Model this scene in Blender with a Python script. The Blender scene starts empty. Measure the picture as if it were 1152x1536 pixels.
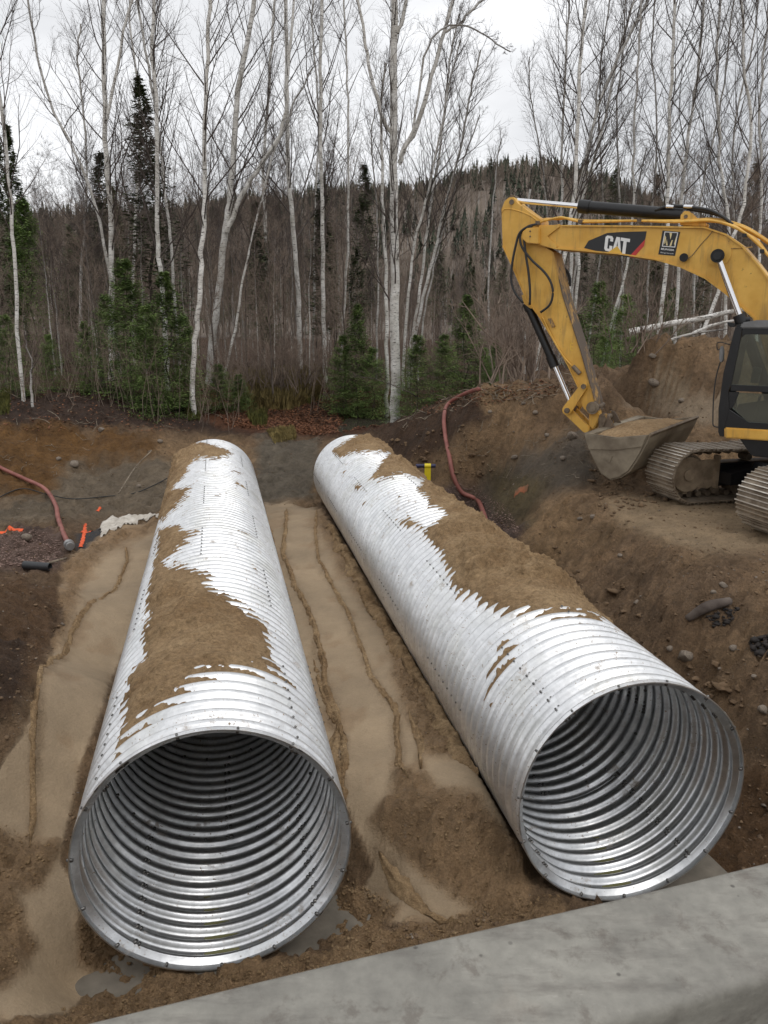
import bpy, bmesh, math, random
import numpy as np
from mathutils import Vector, Matrix
rng = np.random.default_rng(7)
random.seed(7)
S = bpy.context.scene
C = S.collection
R = math.radians

# ------------------------------------------------------------------ camera
F, P, H = 1155.5, 0.244, 4.746
cam = bpy.data.cameras.new('camera'); co = bpy.data.objects.new('camera', cam); C.objects.link(co)
co.location = (0, 0, H); co.rotation_euler = (R(90) - P, 0, 0)
cam.sensor_fit = 'VERTICAL'; cam.sensor_height = 36; cam.sensor_width = 27
cam.lens = 36 * F / 1536; cam.clip_start = .05; cam.clip_end = 4000
cam.dof.use_dof = True; cam.dof.focus_distance = 9.0; cam.dof.aperture_fstop = 14
S.camera = co
# ------------------------------------------------------------------ world
W = bpy.data.worlds.new('World'); S.world = W; W.use_nodes = True
nt = W.node_tree; nt.nodes.clear()
def wn(t, **k):
    n = nt.nodes.new(t)
    for a, b in k.items(): setattr(n, a, b)
    return n
sky = wn('ShaderNodeTexSky', sky_type='NISHITA', sun_disc=False, sun_elevation=R(64), sun_rotation=R(140))
b1 = wn('ShaderNodeBackground'); b1.inputs[1].default_value = .06
nt.links.new(sky.outputs[0], b1.inputs[0])
tc = wn('ShaderNodeTexCoord'); mp = wn('ShaderNodeMapping'); mp.inputs['Scale'].default_value = (1.2, 1.2, 3.4)
mp.inputs['Location'].default_value = (.35, .1, .2)
n1 = wn('ShaderNodeTexNoise'); n1.inputs['Scale'].default_value = 1.5; n1.inputs['Detail'].default_value = 7; n1.inputs['Roughness'].default_value = .5
n1.inputs['Distortion'].default_value = .35
cr = wn('ShaderNodeValToRGB')
cr.color_ramp.elements[0].position = .34; cr.color_ramp.elements[0].color = (.57, .58, .60, 1)
cr.color_ramp.elements[1].position = .60; cr.color_ramp.elements[1].color = (.92, .925, .94, 1)
b2 = wn('ShaderNodeBackground'); b2.inputs[1].default_value = 1.08
mx = wn('ShaderNodeMixShader'); mx.inputs[0].default_value = .93
ow = wn('ShaderNodeOutputWorld')
nt.links.new(tc.outputs['Generated'], mp.inputs[0]); nt.links.new(mp.outputs[0], n1.inputs['Vector'])
nt.links.new(n1.outputs[0], cr.inputs[0]); nt.links.new(cr.outputs[0], b2.inputs[0])
nt.links.new(b1.outputs[0], mx.inputs[1]); nt.links.new(b2.outputs[0], mx.inputs[2]); nt.links.new(mx.outputs[0], ow.inputs[0])
sun = bpy.data.lights.new('sun', 'SUN'); sun.energy = .75; sun.angle = R(35); sun.color = (1, .97, .93)
so = bpy.data.objects.new('sun', sun); C.objects.link(so)
so.rotation_euler = (R(26), 0, R(40))
S.view_settings.view_transform = 'Standard'; S.view_settings.look = 'None'
S.view_settings.exposure = 0.22; S.view_settings.gamma = 1; S.view_settings.use_curve_mapping = False
S.cycles.max_bounces = 8; S.cycles.diffuse_bounces = 3; S.cycles.glossy_bounces = 6; S.cycles.transparent_max_bounces = 12
S.cycles.use_denoising = True

# ------------------------------------------------------------------ survey helpers (photo survey -> world metres)
cp, sp = math.cos(P), math.sin(P)
def ray(x, y):
    a = (x - 576) / F; b = -(y - 768) / F
    return np.array([a, cp + sp * b, -sp + cp * b])
def at(x, y, z):
    d = ray(x, y); return np.array([0, 0, H]) + d * ((z - H) / d[2])
def atY(x, y, Y):
    d = ray(x, y); return np.array([0, 0, H]) + d * (Y / d[1])
def proj(p):
    p = np.asarray(p, float) - [0, 0, H]
    dep = np.maximum(p[..., 1] * cp - p[..., 2] * sp, .01); up = p[..., 1] * sp + p[..., 2] * cp
    return 576 + F * p[..., 0] / dep, 768 - F * up / dep
# ------------------------------------------------------------------ numpy noise
_lat = rng.random((8, 256, 256))
def vnoise(x, y, k=0):
    xi = np.floor(x).astype(int); yi = np.floor(y).astype(int); fx = x - xi; fy = y - yi
    fx = fx * fx * (3 - 2 * fx); fy = fy * fy * (3 - 2 * fy); L = _lat[k % 8]
    a = L[xi & 255, yi & 255]; b = L[(xi + 1) & 255, yi & 255]; c = L[xi & 255, (yi + 1) & 255]; d = L[(xi + 1) & 255, (yi + 1) & 255]
    return (a * (1 - fx) + b * fx) * (1 - fy) + (c * (1 - fx) + d * fx) * fy - .5
def fbm(x, y, s, o=4, k=0, g=.5):
    v = 0; a = 1
    for i in range(o):
        v = v + a * vnoise(x * s + 17.3 * i, y * s - 9.1 * i, k + i); a *= g; s *= 2.03
    return v
def sstep(a, b, x):
    t = np.clip((x - a) / (b - a), 0, 1); return t * t * (3 - 2 * t)
def sdf(poly, x, y):
    """signed distance to a polygon, positive inside"""
    q = np.asarray(poly, float); n = len(q); dm = np.full(x.shape, 1e9); ins = np.zeros(x.shape, bool)
    for i in range(n):
        ax, ay = q[i]; bx, by = q[(i + 1) % n]; ex, ey = bx - ax, by - ay
        t = np.clip(((x - ax) * ex + (y - ay) * ey) / (ex * ex + ey * ey + 1e-12), 0, 1)
        dm = np.minimum(dm, np.hypot(x - ax - t * ex, y - ay - t * ey))
        c = ((ay > y) != (by > y)) & (x < (bx - ax) * (y - ay) / ((by - ay) if by != ay else 1e-9) + ax); ins ^= c
    return np.where(ins, dm, -dm)
def pline(pl, x, y):
    q = np.asarray(pl, float); dm = np.full(x.shape, 1e9)
    for i in range(len(q) - 1):
        ax, ay = q[i]; bx, by = q[i + 1]; ex, ey = bx - ax, by - ay
        t = np.clip(((x - ax) * ex + (y - ay) * ey) / (ex * ex + ey * ey + 1e-12), 0, 1)
        dm = np.minimum(dm, np.hypot(x - ax - t * ex, y - ay - t * ey))
    return dm
# ------------------------------------------------------------------ material helpers
def srgb(r, g, b):
    f = lambda c: (c / 255 / 12.92) if c / 255 <= .04045 else ((c / 255 + .055) / 1.055) ** 2.4
    return (f(r), f(g), f(b))
class NM:
    def __init__(s, name):
        s.m = bpy.data.materials.new(name); s.m.use_nodes = True; s.t = s.m.node_tree; s.t.nodes.clear()
        s.o = s.n('ShaderNodeOutputMaterial'); s.b = s.n('ShaderNodeBsdfPrincipled'); s.l(s.b.outputs[0], s.o.inputs[0])
    def n(s, t, **k):
        x = s.t.nodes.new(t)
        for a, b in k.items():
            if a[0] == '_': x.inputs[int(a[1:])].default_value = b
            else: setattr(x, a, b)
        return x
    def l(s, a, b): s.t.links.new(a, b)
    def coord(s, kind='Object', scale=(1, 1, 1), obj_random=False):
        if kind == 'World': c = s.n('ShaderNodeNewGeometry').outputs['Position']
        else: c = s.n('ShaderNodeTexCoord').outputs[kind]
        m = s.n('ShaderNodeMapping'); m.inputs['Scale'].default_value = scale; s.l(c, m.inputs[0])
        if obj_random:
            oi = s.n('ShaderNodeObjectInfo'); mu = s.n('ShaderNodeMath', operation='MULTIPLY', _1=37.0); s.l(oi.outputs['Random'], mu.inputs[0])
            cx = s.n('ShaderNodeCombineXYZ'); s.l(mu.outputs[0], cx.inputs[0]); s.l(mu.outputs[0], cx.inputs[2]); s.l(cx.outputs[0], m.inputs['Location'])
        return m.outputs[0]
    def noise(s, v, scale, detail=4, rough=.55, dist=0):
        x = s.n('ShaderNodeTexNoise'); x.inputs['Scale'].default_value = scale; x.inputs['Detail'].default_value = detail
        x.inputs['Roughness'].default_value = rough; x.inputs['Distortion'].default_value = dist; s.l(v, x.inputs['Vector']); return x.outputs[0]
    def ramp(s, f, stops):
        x = s.n('ShaderNodeValToRGB'); e = x.color_ramp.elements
        while len(e) < len(stops): e.new(.5)
        for i, (p, c) in enumerate(stops):
            e[i].position = p; e[i].color = (c, c, c, 1) if isinstance(c, (int, float)) else (*c[:3], 1)
        s.l(f, x.inputs[0]); return x.outputs[0]
    def mix(s, f, a, b, mode='MIX'):
        x = s.n('ShaderNodeMix', data_type='RGBA', blend_type=mode)
        for v, i in ((f, 0), (a, 6), (b, 7)):
            if isinstance(v, (int, float)): x.inputs[i].default_value = v if i == 0 else (v, v, v, 1)
            elif isinstance(v, tuple): x.inputs[i].default_value = (*v[:3], 1)
            else: s.l(v, x.inputs[i])
        return x.outputs[2]
    def math(s, op, a, b=0.0):
        x = s.n('ShaderNodeMath', operation=op)
        for v, i in ((a, 0), (b, 1)):
            if isinstance(v, (int, float)): x.inputs[i].default_value = v
            else: s.l(v, x.inputs[i])
        return x.outputs[0]
    def bump(s, h, strength=.4, dist=.02, prev=None):
        x = s.n('ShaderNodeBump'); x.inputs['Strength'].default_value = strength; x.inputs['Distance'].default_value = dist
        s.l(h, x.inputs['Height'])
        if prev is not None: s.l(prev, x.inputs['Normal'])
        return x.outputs[0]
    def set(s, base=None, rough=None, metal=None, normal=None, spec=None):
        for v, k in ((base, 'Base Color'), (rough, 'Roughness'), (metal, 'Metallic'), (spec, 'Specular IOR Level')):
            if v is None: continue
            if isinstance(v, (int, float)): s.b.inputs[k].default_value = v
            elif isinstance(v, tuple): s.b.inputs[k].default_value = (*v[:3], 1)
            else: s.l(v, s.b.inputs[k])
        if normal is not None: s.l(normal, s.b.inputs['Normal'])
        return s.m
def noisy(name, c1, c2, scale=6, rough=.7, metal=0., bump=.2, bscale=None, bdist=.01, lo=.35, hi=.65, kind='Object', r2=None, orand=False):
    m = NM(name); v = m.coord(kind, obj_random=orand); n = m.noise(v, scale, 6, .6)
    f = m.ramp(n, [(lo, 0.), (hi, 1.)])
    col = m.mix(f, c1, c2); nb = m.noise(v, bscale or scale * 5, 5)
    return m.set(col, rough if r2 is None else m.ramp(n, [(lo, rough), (hi, r2)]), metal, m.bump(nb, bump, bdist))
# ------------------------------------------------------------------ mesh helpers
def link(name, me, mat=None, parent=None, smooth=False):
    o = bpy.data.objects.new(name, me); C.objects.link(o)
    if mat is not None and len(me.materials) == 0: me.materials.append(mat)
    if parent is not None: o.parent = parent
    if smooth: me.shade_smooth()
    return o
def np_mesh(name, v, faces, attrs=None):
    """faces: (n,k) array or list of such arrays"""
    me = bpy.data.meshes.new(name); v = np.asarray(v, np.float32).reshape(-1, 3)
    fs = faces if isinstance(faces, list) else [faces]
    me.vertices.add(len(v)); me.vertices.foreach_set('co', v.ravel())
    idx = np.concatenate([np.asarray(f, np.int32).ravel() for f in fs])
    tot = np.concatenate([np.full(len(f), f.shape[1], np.int32) for f in fs])
    st = np.concatenate([[0], np.cumsum(tot)[:-1]]).astype(np.int32)
    me.loops.add(len(idx)); me.loops.foreach_set('vertex_index', idx)
    me.polygons.add(len(tot)); me.polygons.foreach_set('loop_start', st)
    me.update(calc_edges=True)
    for k, a in (attrs or {}).items():
        a = np.asarray(a, np.float32)
        if a.ndim == 2:
            at_ = me.attributes.new(k, 'FLOAT_COLOR', 'POINT'); at_.data.foreach_set('color', np.c_[a, np.ones(len(a))].astype(np.float32).ravel())
        else:
            at_ = me.attributes.new(k, 'FLOAT', 'POINT'); at_.data.foreach_set('value', a)
    return me
def gridfaces(nu, nv, closed=False):
    i = np.arange(nu - 1)[:, None]; j = np.arange(nv if closed else nv - 1)[None, :]; j2 = (j + 1) % nv
    a = i * nv + j; b = i * nv + j2; c = (i + 1) * nv + j2; d = (i + 1) * nv + j
    return np.stack([a, b, c, d], -1).reshape(-1, 4)
def tag(o, label, cat=None, group=None, kind=None):
    if label: o['label'] = label
    if cat: o['category'] = cat
    if group: o['group'] = group
    if kind: o['kind'] = kind
    return o
def empty(name, loc, label=None, cat=None, group=None, rz=0):
    o = bpy.data.objects.new(name, None); C.objects.link(o); o.location = loc; o.rotation_euler = (0, 0, rz)
    o.empty_display_size = .2
    return tag(o, label, cat, group)
def tubes(pts, rad, sides=3):
    """pts (n,k,3), rad (n,k) -> verts, quads, radii"""
    n, k, _ = pts.shape
    d = np.gradient(pts, axis=1); d /= np.linalg.norm(d, axis=2, keepdims=True) + 1e-9
    ref = np.where(np.abs(d[..., 2:3]) > .9, np.array([1., 0, 0]), np.array([0, 0, 1.]))
    ref = np.broadcast_to(ref[:, k // 2:k // 2 + 1], d.shape)
    u = np.cross(d, ref); u /= np.linalg.norm(u, axis=2, keepdims=True) + 1e-9; w = np.cross(d, u)
    an = np.arange(sides) * 2 * np.pi / sides
    ring = pts[:, :, None] + rad[:, :, None, None] * (u[:, :, None] * np.cos(an)[:, None] + w[:, :, None] * np.sin(an)[:, None])
    f = gridfaces(k, sides, True); f = (f[None] + (np.arange(n) * k * sides)[:, None, None]).reshape(-1, 4)
    return ring.reshape(-1, 3), f, np.repeat(rad.ravel(), sides)
def tube_obj(name, pts, r, mat, parent=None, sides=10, sub=6, caps=True, org=None):
    pts = np.asarray(pts, float); r = np.broadcast_to(np.asarray(r, float), (len(pts),))
    if sub > 1 and len(pts) > 2: pts, r = spline(pts, r, sub)
    v, f, _ = tubes(pts[None], r[None], sides); fs = [f]
    if caps: fs += [np.arange(sides)[None, ::-1], (np.arange(sides) + (len(pts) - 1) * sides)[None]]
    if org is not None: v = v - np.asarray(org)
    me = np_mesh(name, v, fs); o = link(name, me, mat, parent, True); return o
def spline(p, r, sub):
    P_ = np.vstack([2 * p[0] - p[1], p, 2 * p[-1] - p[-2]]); out = []; ro = []
    for i in range(len(p) - 1):
        a, b, c, d = P_[i:i + 4]
        for t in np.arange(sub) / sub:
            out.append(.5 * (2 * b + (c - a) * t + (2 * a - 5 * b + 4 * c - d) * t * t + (3 * b - a - 3 * c + d) * t ** 3)); ro.append(r[i] * (1 - t) + r[i + 1] * t)
    out.append(p[-1]); ro.append(r[-1]); return np.array(out), np.array(ro)
class MB:
    """collects bmesh-like pieces into one mesh"""
    def __init__(s): s.v = []; s.f = []; s.n = 0
    def add(s, v, f):
        v = np.asarray(v, float); s.v.append(v)
        for q in f: s.f.append(tuple(int(i) + s.n for i in q))
        s.n += len(v); return s
    def prism(s, poly, fn, o0, o1):
        """poly in 2-D, fn(a,b,o)->3-D, between offsets o0 and o1"""
        n = len(poly); v = [fn(a, b, o0) for a, b in poly] + [fn(a, b, o1) for a, b in poly]
        return s.add(v, [tuple(range(n))[::-1], tuple(range(n, 2 * n))] + [(i, (i + 1) % n, n + (i + 1) % n, n + i) for i in range(n)])
    def box(s, c, sz, M=None):
        x, y, z = np.array(sz) / 2; v = np.array([(a, b, d) for a in (-x, x) for b in (-y, y) for d in (-z, z)])
        if M is not None: v = v @ np.array(M).T
        return s.add(v + np.array(c), [(0, 1, 3, 2), (4, 6, 7, 5), (0, 4, 5, 1), (2, 3, 7, 6), (0, 2, 6, 4), (1, 5, 7, 3)])
    def cyl(s, a, b, r0, r1=None, n=16, cap=True):
        a = np.asarray(a, float); b = np.asarray(b, float); v, f, _ = tubes(np.stack([a, b])[None], np.array([[r0, r0 if r1 is None else r1]]), n)
        return s.add(v, list(map(tuple, f)) + ([tuple(range(n))[::-1], tuple(range(n, 2 * n))] if cap else []))
    def build(s, name, mat, parent=None, org=None, bevel=0, smooth=False):
        v = np.vstack(s.v)
        if org is not None: v = v - np.asarray(org)
        me = bpy.data.meshes.new(name); me.from_pydata(v.tolist(), [], s.f)
        bm = bmesh.new(); bm.from_mesh(me); bmesh.ops.recalc_face_normals(bm, faces=bm.faces)
        if bevel: bmesh.ops.bevel(bm, geom=[e for e in bm.edges if len(e.link_faces) == 2 and e.calc_face_angle(0) > .5], offset=bevel, segments=2, affect='EDGES', clamp_overlap=True)
        bm.to_mesh(me); bm.free(); me.update()
        o = link(name, me, mat, parent)
        if smooth: me.shade_smooth(); me.set_sharp_from_angle(angle=R(38))
        return o
# ------------------------------------------------------------------ materials
def soil_material():
    m = NM('soil'); at_ = m.n('ShaderNodeAttribute', attribute_name='soil').outputs['Color']
    lump = m.n('ShaderNodeAttribute', attribute_name='lump').outputs['Fac']; wet = m.n('ShaderNodeAttribute', attribute_name='wet').outputs['Fac']
    v = m.coord('World')
    a = m.noise(v, 1.3, 6, .6); b = m.noise(v, 9, 6, .65); c = m.noise(v, 60, 4, .6)
    fa = m.ramp(a, [(.3, .72), (.7, 1.28)]); fb = m.ramp(b, [(.28, .62), (.5, 1.), (.75, 1.34)]); fc = m.ramp(c, [(.3, .75), (.7, 1.25)])
    fb2 = m.mix(m.math('ADD', m.math('MULTIPLY', lump, .8), .15), 1.0, fb)
    col = m.mix(m.math('ADD', m.math('MULTIPLY', lump, .75), .25), at_, m.mix(1., at_, fa, 'MULTIPLY')); col = m.mix(1., col, fb2, 'MULTIPLY'); col = m.mix(m.math('ADD', m.math('MULTIPLY', lump, .7), .3), col, m.mix(1., col, fc, 'MULTIPLY'))
    wp = m.noise(v, .9, 6, .66, .6); col = m.mix(m.math('MULTIPLY', m.ramp(wp, [(.53, 0.), (.66, .55)]), lump), col, m.mix(1., col, (.50, .46, .43), 'MULTIPLY'))
    pl = m.noise(v, 1.7, 7, .7, .5); col = m.mix(m.math('MULTIPLY', m.ramp(pl, [(.56, 0.), (.68, .5)]), lump), col, m.mix(1., col, (1.45, 1.42, 1.38), 'MULTIPLY'))
    # stones and pale chips in the dirt
    vo = m.n('ShaderNodeTexVoronoi'); vo.inputs['Scale'].default_value = 16; m.l(v, vo.inputs['Vector'])
    st = m.ramp(vo.outputs['Distance'], [(.13, 1.), (.2, 0.)]); sel = m.ramp(m.n('ShaderNodeSeparateColor').outputs[0], [(0, 0.), (1, 1.)])
    sc = m.n('ShaderNodeSeparateColor'); m.l(vo.outputs['Color'], sc.inputs[0]); sel = m.ramp(sc.outputs[0], [(.86, 0.), (.9, 1.)])
    f = m.math('MULTIPLY', m.math('MULTIPLY', st, sel), m.math('MULTIPLY', lump, .5)); col = m.mix(f, col, (.2, .18, .155))
    n0 = m.bump(m.noise(v, 4, 9, .66, .4), 1., .16); hb = m.noise(v, 26, 8, .68)
    hb = m.math('MULTIPLY', hb, m.math('ADD', m.math('MULTIPLY', lump, 1.1), .12))
    n1_ = m.n('ShaderNodeMix', data_type='VECTOR'); g = m.n('ShaderNodeNewGeometry').outputs['Normal']
    m.l(lump, n1_.inputs[0]); m.l(g, n1_.inputs[4]); m.l(n0, n1_.inputs[5])
    nn = m.bump(hb, 1., .06, n1_.outputs[1]); nn = m.bump(m.math('MULTIPLY', m.noise(v, 190, 3), m.math('ADD', lump, .25)), .35, .006, nn)
    ro = m.math('SUBTRACT', .95, m.math('MULTIPLY', wet, .5))
    return m.set(col, ro, 0., nn, .35)
def sand_material():
    m = NM('loose_sand'); v = m.coord('World'); a = m.noise(v, 2.2, 6, .6); b = m.noise(v, 22, 7, .7); c = m.noise(v, 120, 3)
    col = m.mix(m.ramp(a, [(.35, 0.), (.65, 1.)]), srgb(146, 119, 87), srgb(174, 147, 112))
    col = m.mix(1., col, m.ramp(b, [(.3, .6), (.7, 1.25)]), 'MULTIPLY'); col = m.mix(1., col, m.ramp(c, [(.3, .8), (.7, 1.2)]), 'MULTIPLY')
    nn = m.bump(m.noise(v, 6, 8, .65, .3), 1., .09); nn = m.bump(b, 1., .035, nn); nn = m.bump(c, .6, .008, nn)
    return m.set(col, .95, 0., nn, .25)
def galv_material():
    m = NM('galvanised_steel'); v = m.coord('Object', obj_random=True); w = m.coord('World')
    vo = m.n('ShaderNodeTexVoronoi'); vo.inputs['Scale'].default_value = 26; m.l(v, vo.inputs['Vector'])
    sc = m.n('ShaderNodeSeparateColor'); m.l(vo.outputs['Color'], sc.inputs[0])
    a = m.noise(v, 3.5, 6, .65, .4); b = m.noise(v, 30, 5)
    col = m.mix(m.ramp(a, [(.3, 0.), (.7, 1.)]), (.60, .615, .63), (.86, .87, .88))
    ou = m.n('ShaderNodeAttribute', attribute_name='outer').outputs['Fac']; outer_white = m.math('MULTIPLY', ou, m.ramp(m.noise(w, 2.6, 6, .6), [(.33, .38), (.66, .68)]))  # outer faces mixed unevenly towards white, inner faces left greyer
    col = m.mix(outer_white, col, (.97, .975, .98))
    col = m.mix(.20, col, m.mix(sc.outputs[0], .55, 1.), 'MULTIPLY'); col = m.mix(1., col, m.ramp(m.noise(v, 9, 7, .7, .6), [(.3, .84), (.7, 1.10)]), 'MULTIPLY')
    oi = m.n('ShaderNodeObjectInfo'); col = m.mix(.5, col, m.ramp(oi.outputs['Random'], [(0, .82), (1, 1.)]), 'MULTIPLY')
    # mud film: fine splashes and dried runs
    d = m.noise(w, 6.5, 8, .72, .3); d2 = m.noise(w, 2.0, 4); f = m.math('MULTIPLY', m.ramp(d, [(.56, 0.), (.66, 1.)]), m.ramp(d2, [(.45, 0.), (.6, .62)]))
    sp_ = m.ramp(m.noise(w, 48, 3, .5), [(.655, 0.), (.68, 1.)]); f2 = m.math('MAXIMUM', f, m.math('MULTIPLY', sp_, m.ramp(d2, [(.42, 0.), (.56, .9)])))
    col = m.mix(f2, col, srgb(140, 116, 86))
    ye = m.ramp(m.noise(w, 1.7, 5, .6), [(.5, 0.), (.75, .28)]); col = m.mix(ye, col, (.55, .53, .38), 'MULTIPLY')
    ro = m.math('ADD', m.ramp(a, [(.3, .42), (.7, .28)]), m.math('MULTIPLY', f2, .5)); ro = m.math('ADD', ro, m.math('MULTIPLY', outer_white, .12))
    me_ = m.math('MULTIPLY', m.math('SUBTRACT', .96, m.math('MULTIPLY', outer_white, .28)), m.math('SUBTRACT', 1., f2))
    return m.set(col, ro, me_, m.bump(b, .12, .004))
def bark_material():
    m = NM('birch_bark'); r = m.n('ShaderNodeAttribute', attribute_name='rad').outputs['Fac']
    v = m.coord('World', (5, 5, 26)); w = m.coord('World'); a = m.noise(v, 1.2, 5, .7, .5); b = m.noise(w, 2.4, 4)
    wh = m.mix(m.ramp(b, [(.35, 0.), (.65, 1.)]), srgb(192, 187, 178), srgb(236, 233, 227))
    oi = m.n('ShaderNodeObjectInfo'); wh = m.mix(1., wh, m.ramp(oi.outputs['Random'], [(0, .78), (1, 1.04)]), 'MULTIPLY')
    wh = m.mix(m.ramp(a, [(.55, 0.), (.61, .92)]), wh, srgb(48, 42, 38))
    th = m.ramp(r, [(.012, 0.), (.05, 1.)]); col = m.mix(th, srgb(80, 71, 66), wh)
    return m.set(col, .8, 0., m.bump(a, .3, .01), .2)
def leaf_mat(name, c1, c2, sc=2.5):
    m = NM(name); w = m.coord('World'); n = m.noise(w, sc, 4, .6); oi = m.n('ShaderNodeObjectInfo')
    col = m.mix(m.ramp(n, [(.35, 0.), (.65, 1.)]), c1, c2); col = m.mix(1., col, m.ramp(oi.outputs['Random'], [(0, .75), (1, 1.25)]), 'MULTIPLY')
    return m.set(col, .8, 0., None, .2)
def simple(name, c, rough=.6, metal=0., var=.15, sc=8, bump=.1):
    c2 = tuple(x * (1 - var * 1.6) for x in c); return noisy(name, c2, c, sc, rough, metal, bump, sc * 4, .006)
def yellow_paint():
    m = NM('yellow_paint'); v = m.coord('Object'); w = m.n('ShaderNodeNewGeometry')
    a = m.noise(v, 1.6, 6, .6); b = m.noise(v, 11, 7, .7); st = m.noise(m.coord('Object', (6, 6, .8)), 1.5, 5, .6)
    col = m.mix(m.ramp(a, [(.35, 0.), (.65, 1.)]), srgb(205, 155, 62), srgb(228, 182, 88))
    col = m.mix(m.ramp(st, [(.52, 0.), (.68, .55)]), col, srgb(150, 118, 68))
    ch = m.math('MULTIPLY', m.ramp(b, [(.62, 0.), (.66, 1.)]), m.ramp(a, [(.48, 0.), (.56, .8)])); col = m.mix(ch, col, srgb(84, 66, 50))
    return m.set(col, m.ramp(b, [(.3, .38), (.7, .62)]), 0., m.bump(b, .08, .004))
def worn_yellow():
    m = NM('worn_yellow_paint'); v = m.coord('Object'); a = m.noise(m.coord('Object', (1, 1, .5)), 5, 8, .75, .4)
    z = m.n('ShaderNodeSeparateXYZ'); m.l(v, z.inputs[0])
    f = m.math('ADD', a, m.ramp(m.math('MULTIPLY', z.outputs[2], .16), [(.45, .2), (.85, -0.0)]))
    col = m.mix(m.ramp(f, [(.56, 0.), (.66, 1.)]), srgb(190, 148, 80), srgb(98, 84, 70))
    return m.set(col, .7, 0., m.bump(a, .3, .01))
M = dict(
    soil=soil_material(), sand=sand_material(), galv=galv_material(), bark=bark_material(),
    bark_dark=noisy('dark_bark', srgb(66, 56, 50), srgb(104, 94, 86), 3, .9, 0, .4, 14, .02, kind='World'),
    twig=noisy('twig_bark', srgb(106, 92, 82), srgb(150, 133, 118), 1.2, .9, 0, 0, 5, .01, kind='World', orand=True),
    farwood=noisy('distant_wood', srgb(112, 101, 91), srgb(158, 145, 131), .03, .95, 0, 0, 1, .01, kind='World'),
    farbirch=noisy('distant_birch', srgb(150, 145, 138), srgb(196, 192, 186), .2, .95, 0, 0, 1, .01, kind='World'),
    needles=leaf_mat('spruce_needles', srgb(80, 102, 54), srgb(126, 146, 82)),
    needles_dark=leaf_mat('dark_spruce_needles', srgb(70, 82, 56), srgb(104, 114, 78)),
    farneedles=leaf_mat('distant_needles', srgb(52, 58, 48), srgb(76, 82, 66), .05),
    hill=noisy('hill_floor', srgb(90, 79, 70), srgb(120, 107, 95), .05, 1., 0, .5, .6, .5, kind='World'),
    concrete=None,
    yellow=yellow_paint(), worn=worn_yellow(),
    black=simple('black_paint', (.010, .010, .011), .42, 0, .3), rubber=simple('black_rubber', (.02, .02, .02), .55),
    chrome=simple('chrome_rod', (.82, .82, .83), .14, 1., .02, 3, .0),
    steel_dirty=noisy('dirty_steel', srgb(86, 72, 58), srgb(140, 126, 108), 5, .55, .45, .3, 30, .006, r2=.75),
    track=noisy('track_steel', srgb(104, 90, 74), srgb(152, 138, 120), 4, .6, .25, .3, 30, .008, kind='World'),
    track_edge=noisy('polished_grouser', srgb(190, 182, 170), srgb(214, 208, 198), 9, .35, .7, .1, 40, .003, kind='World'),
    bucket=noisy('bucket_steel', srgb(112, 101, 86), srgb(156, 145, 126), 2.2, .5, .35, .25, 20, .006, r2=.75),
    mud=noisy('dried_mud', srgb(124, 107, 87), srgb(164, 146, 122), 4, .95, 0, .5, 20, .02, kind='World'),
    decal_black=simple('decal_black', (.012, .012, .013), .35, 0, .1), decal_white=simple('decal_white', (.78, .78, .76), .4, 0, .04),
    decal_red=simple('decal_red', (.5, .035, .03), .4, 0, .05), decal_yellow=simple('decal_yellow', (.75, .46, .06), .4, 0, .05),
    decal_cream=simple('decal_cream', (.75, .62, .32), .4, 0, .05),
    hose=noisy('red_hose_rubber', srgb(122, 70, 62), srgb(152, 96, 86), 3, .6, 0, .2, 60, .003),
    stone=noisy('stone', srgb(96, 86, 76), srgb(142, 130, 116), 6, .9, 0, .4, 30, .01, orand=True),
    clod=noisy('soil_clod', srgb(88, 70, 52), srgb(122, 100, 76), 5, .98, 0, .5, 40, .01, kind='World'),
    leaf=noisy('dead_leaf', srgb(88, 52, 34), srgb(142, 96, 66), 9, .9, 0, 0, 30, .01, lo=.4, hi=.6, kind='World'),
    grass=noisy('dry_grass', srgb(110, 98, 60), srgb(160, 142, 90), 6, .95, 0, 0, 30, .01, kind='World'),
    moss=noisy('moss', srgb(70, 74, 34), srgb(110, 108, 52), 6, .95, 0, .5, 40, .02, kind='World'),
    orange=simple('orange_marking_paint', (.85, .12, .03), .7, 0, .15), cloth=noisy('geotextile', srgb(168, 160, 148), srgb(208, 202, 192), 5, .95, 0, .6, 24, .02),
    pvc=simple('black_plastic', (.035, .037, .04), .5), yellow_tape=simple('yellow_tape', (.85, .68, .02), .45, 0, .05),
    navy=simple('navy_grip', (.03, .03, .09), .5), deadwood=noisy('dead_wood', srgb(96, 84, 70), srgb(158, 146, 128), 6, .9, 0, .4, 30, .01, kind='World'),
    seat=simple('seat_fabric', (.035, .035, .04), .85), screen=simple('grey_plastic', (.2, .2, .2), .5),
)
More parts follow.
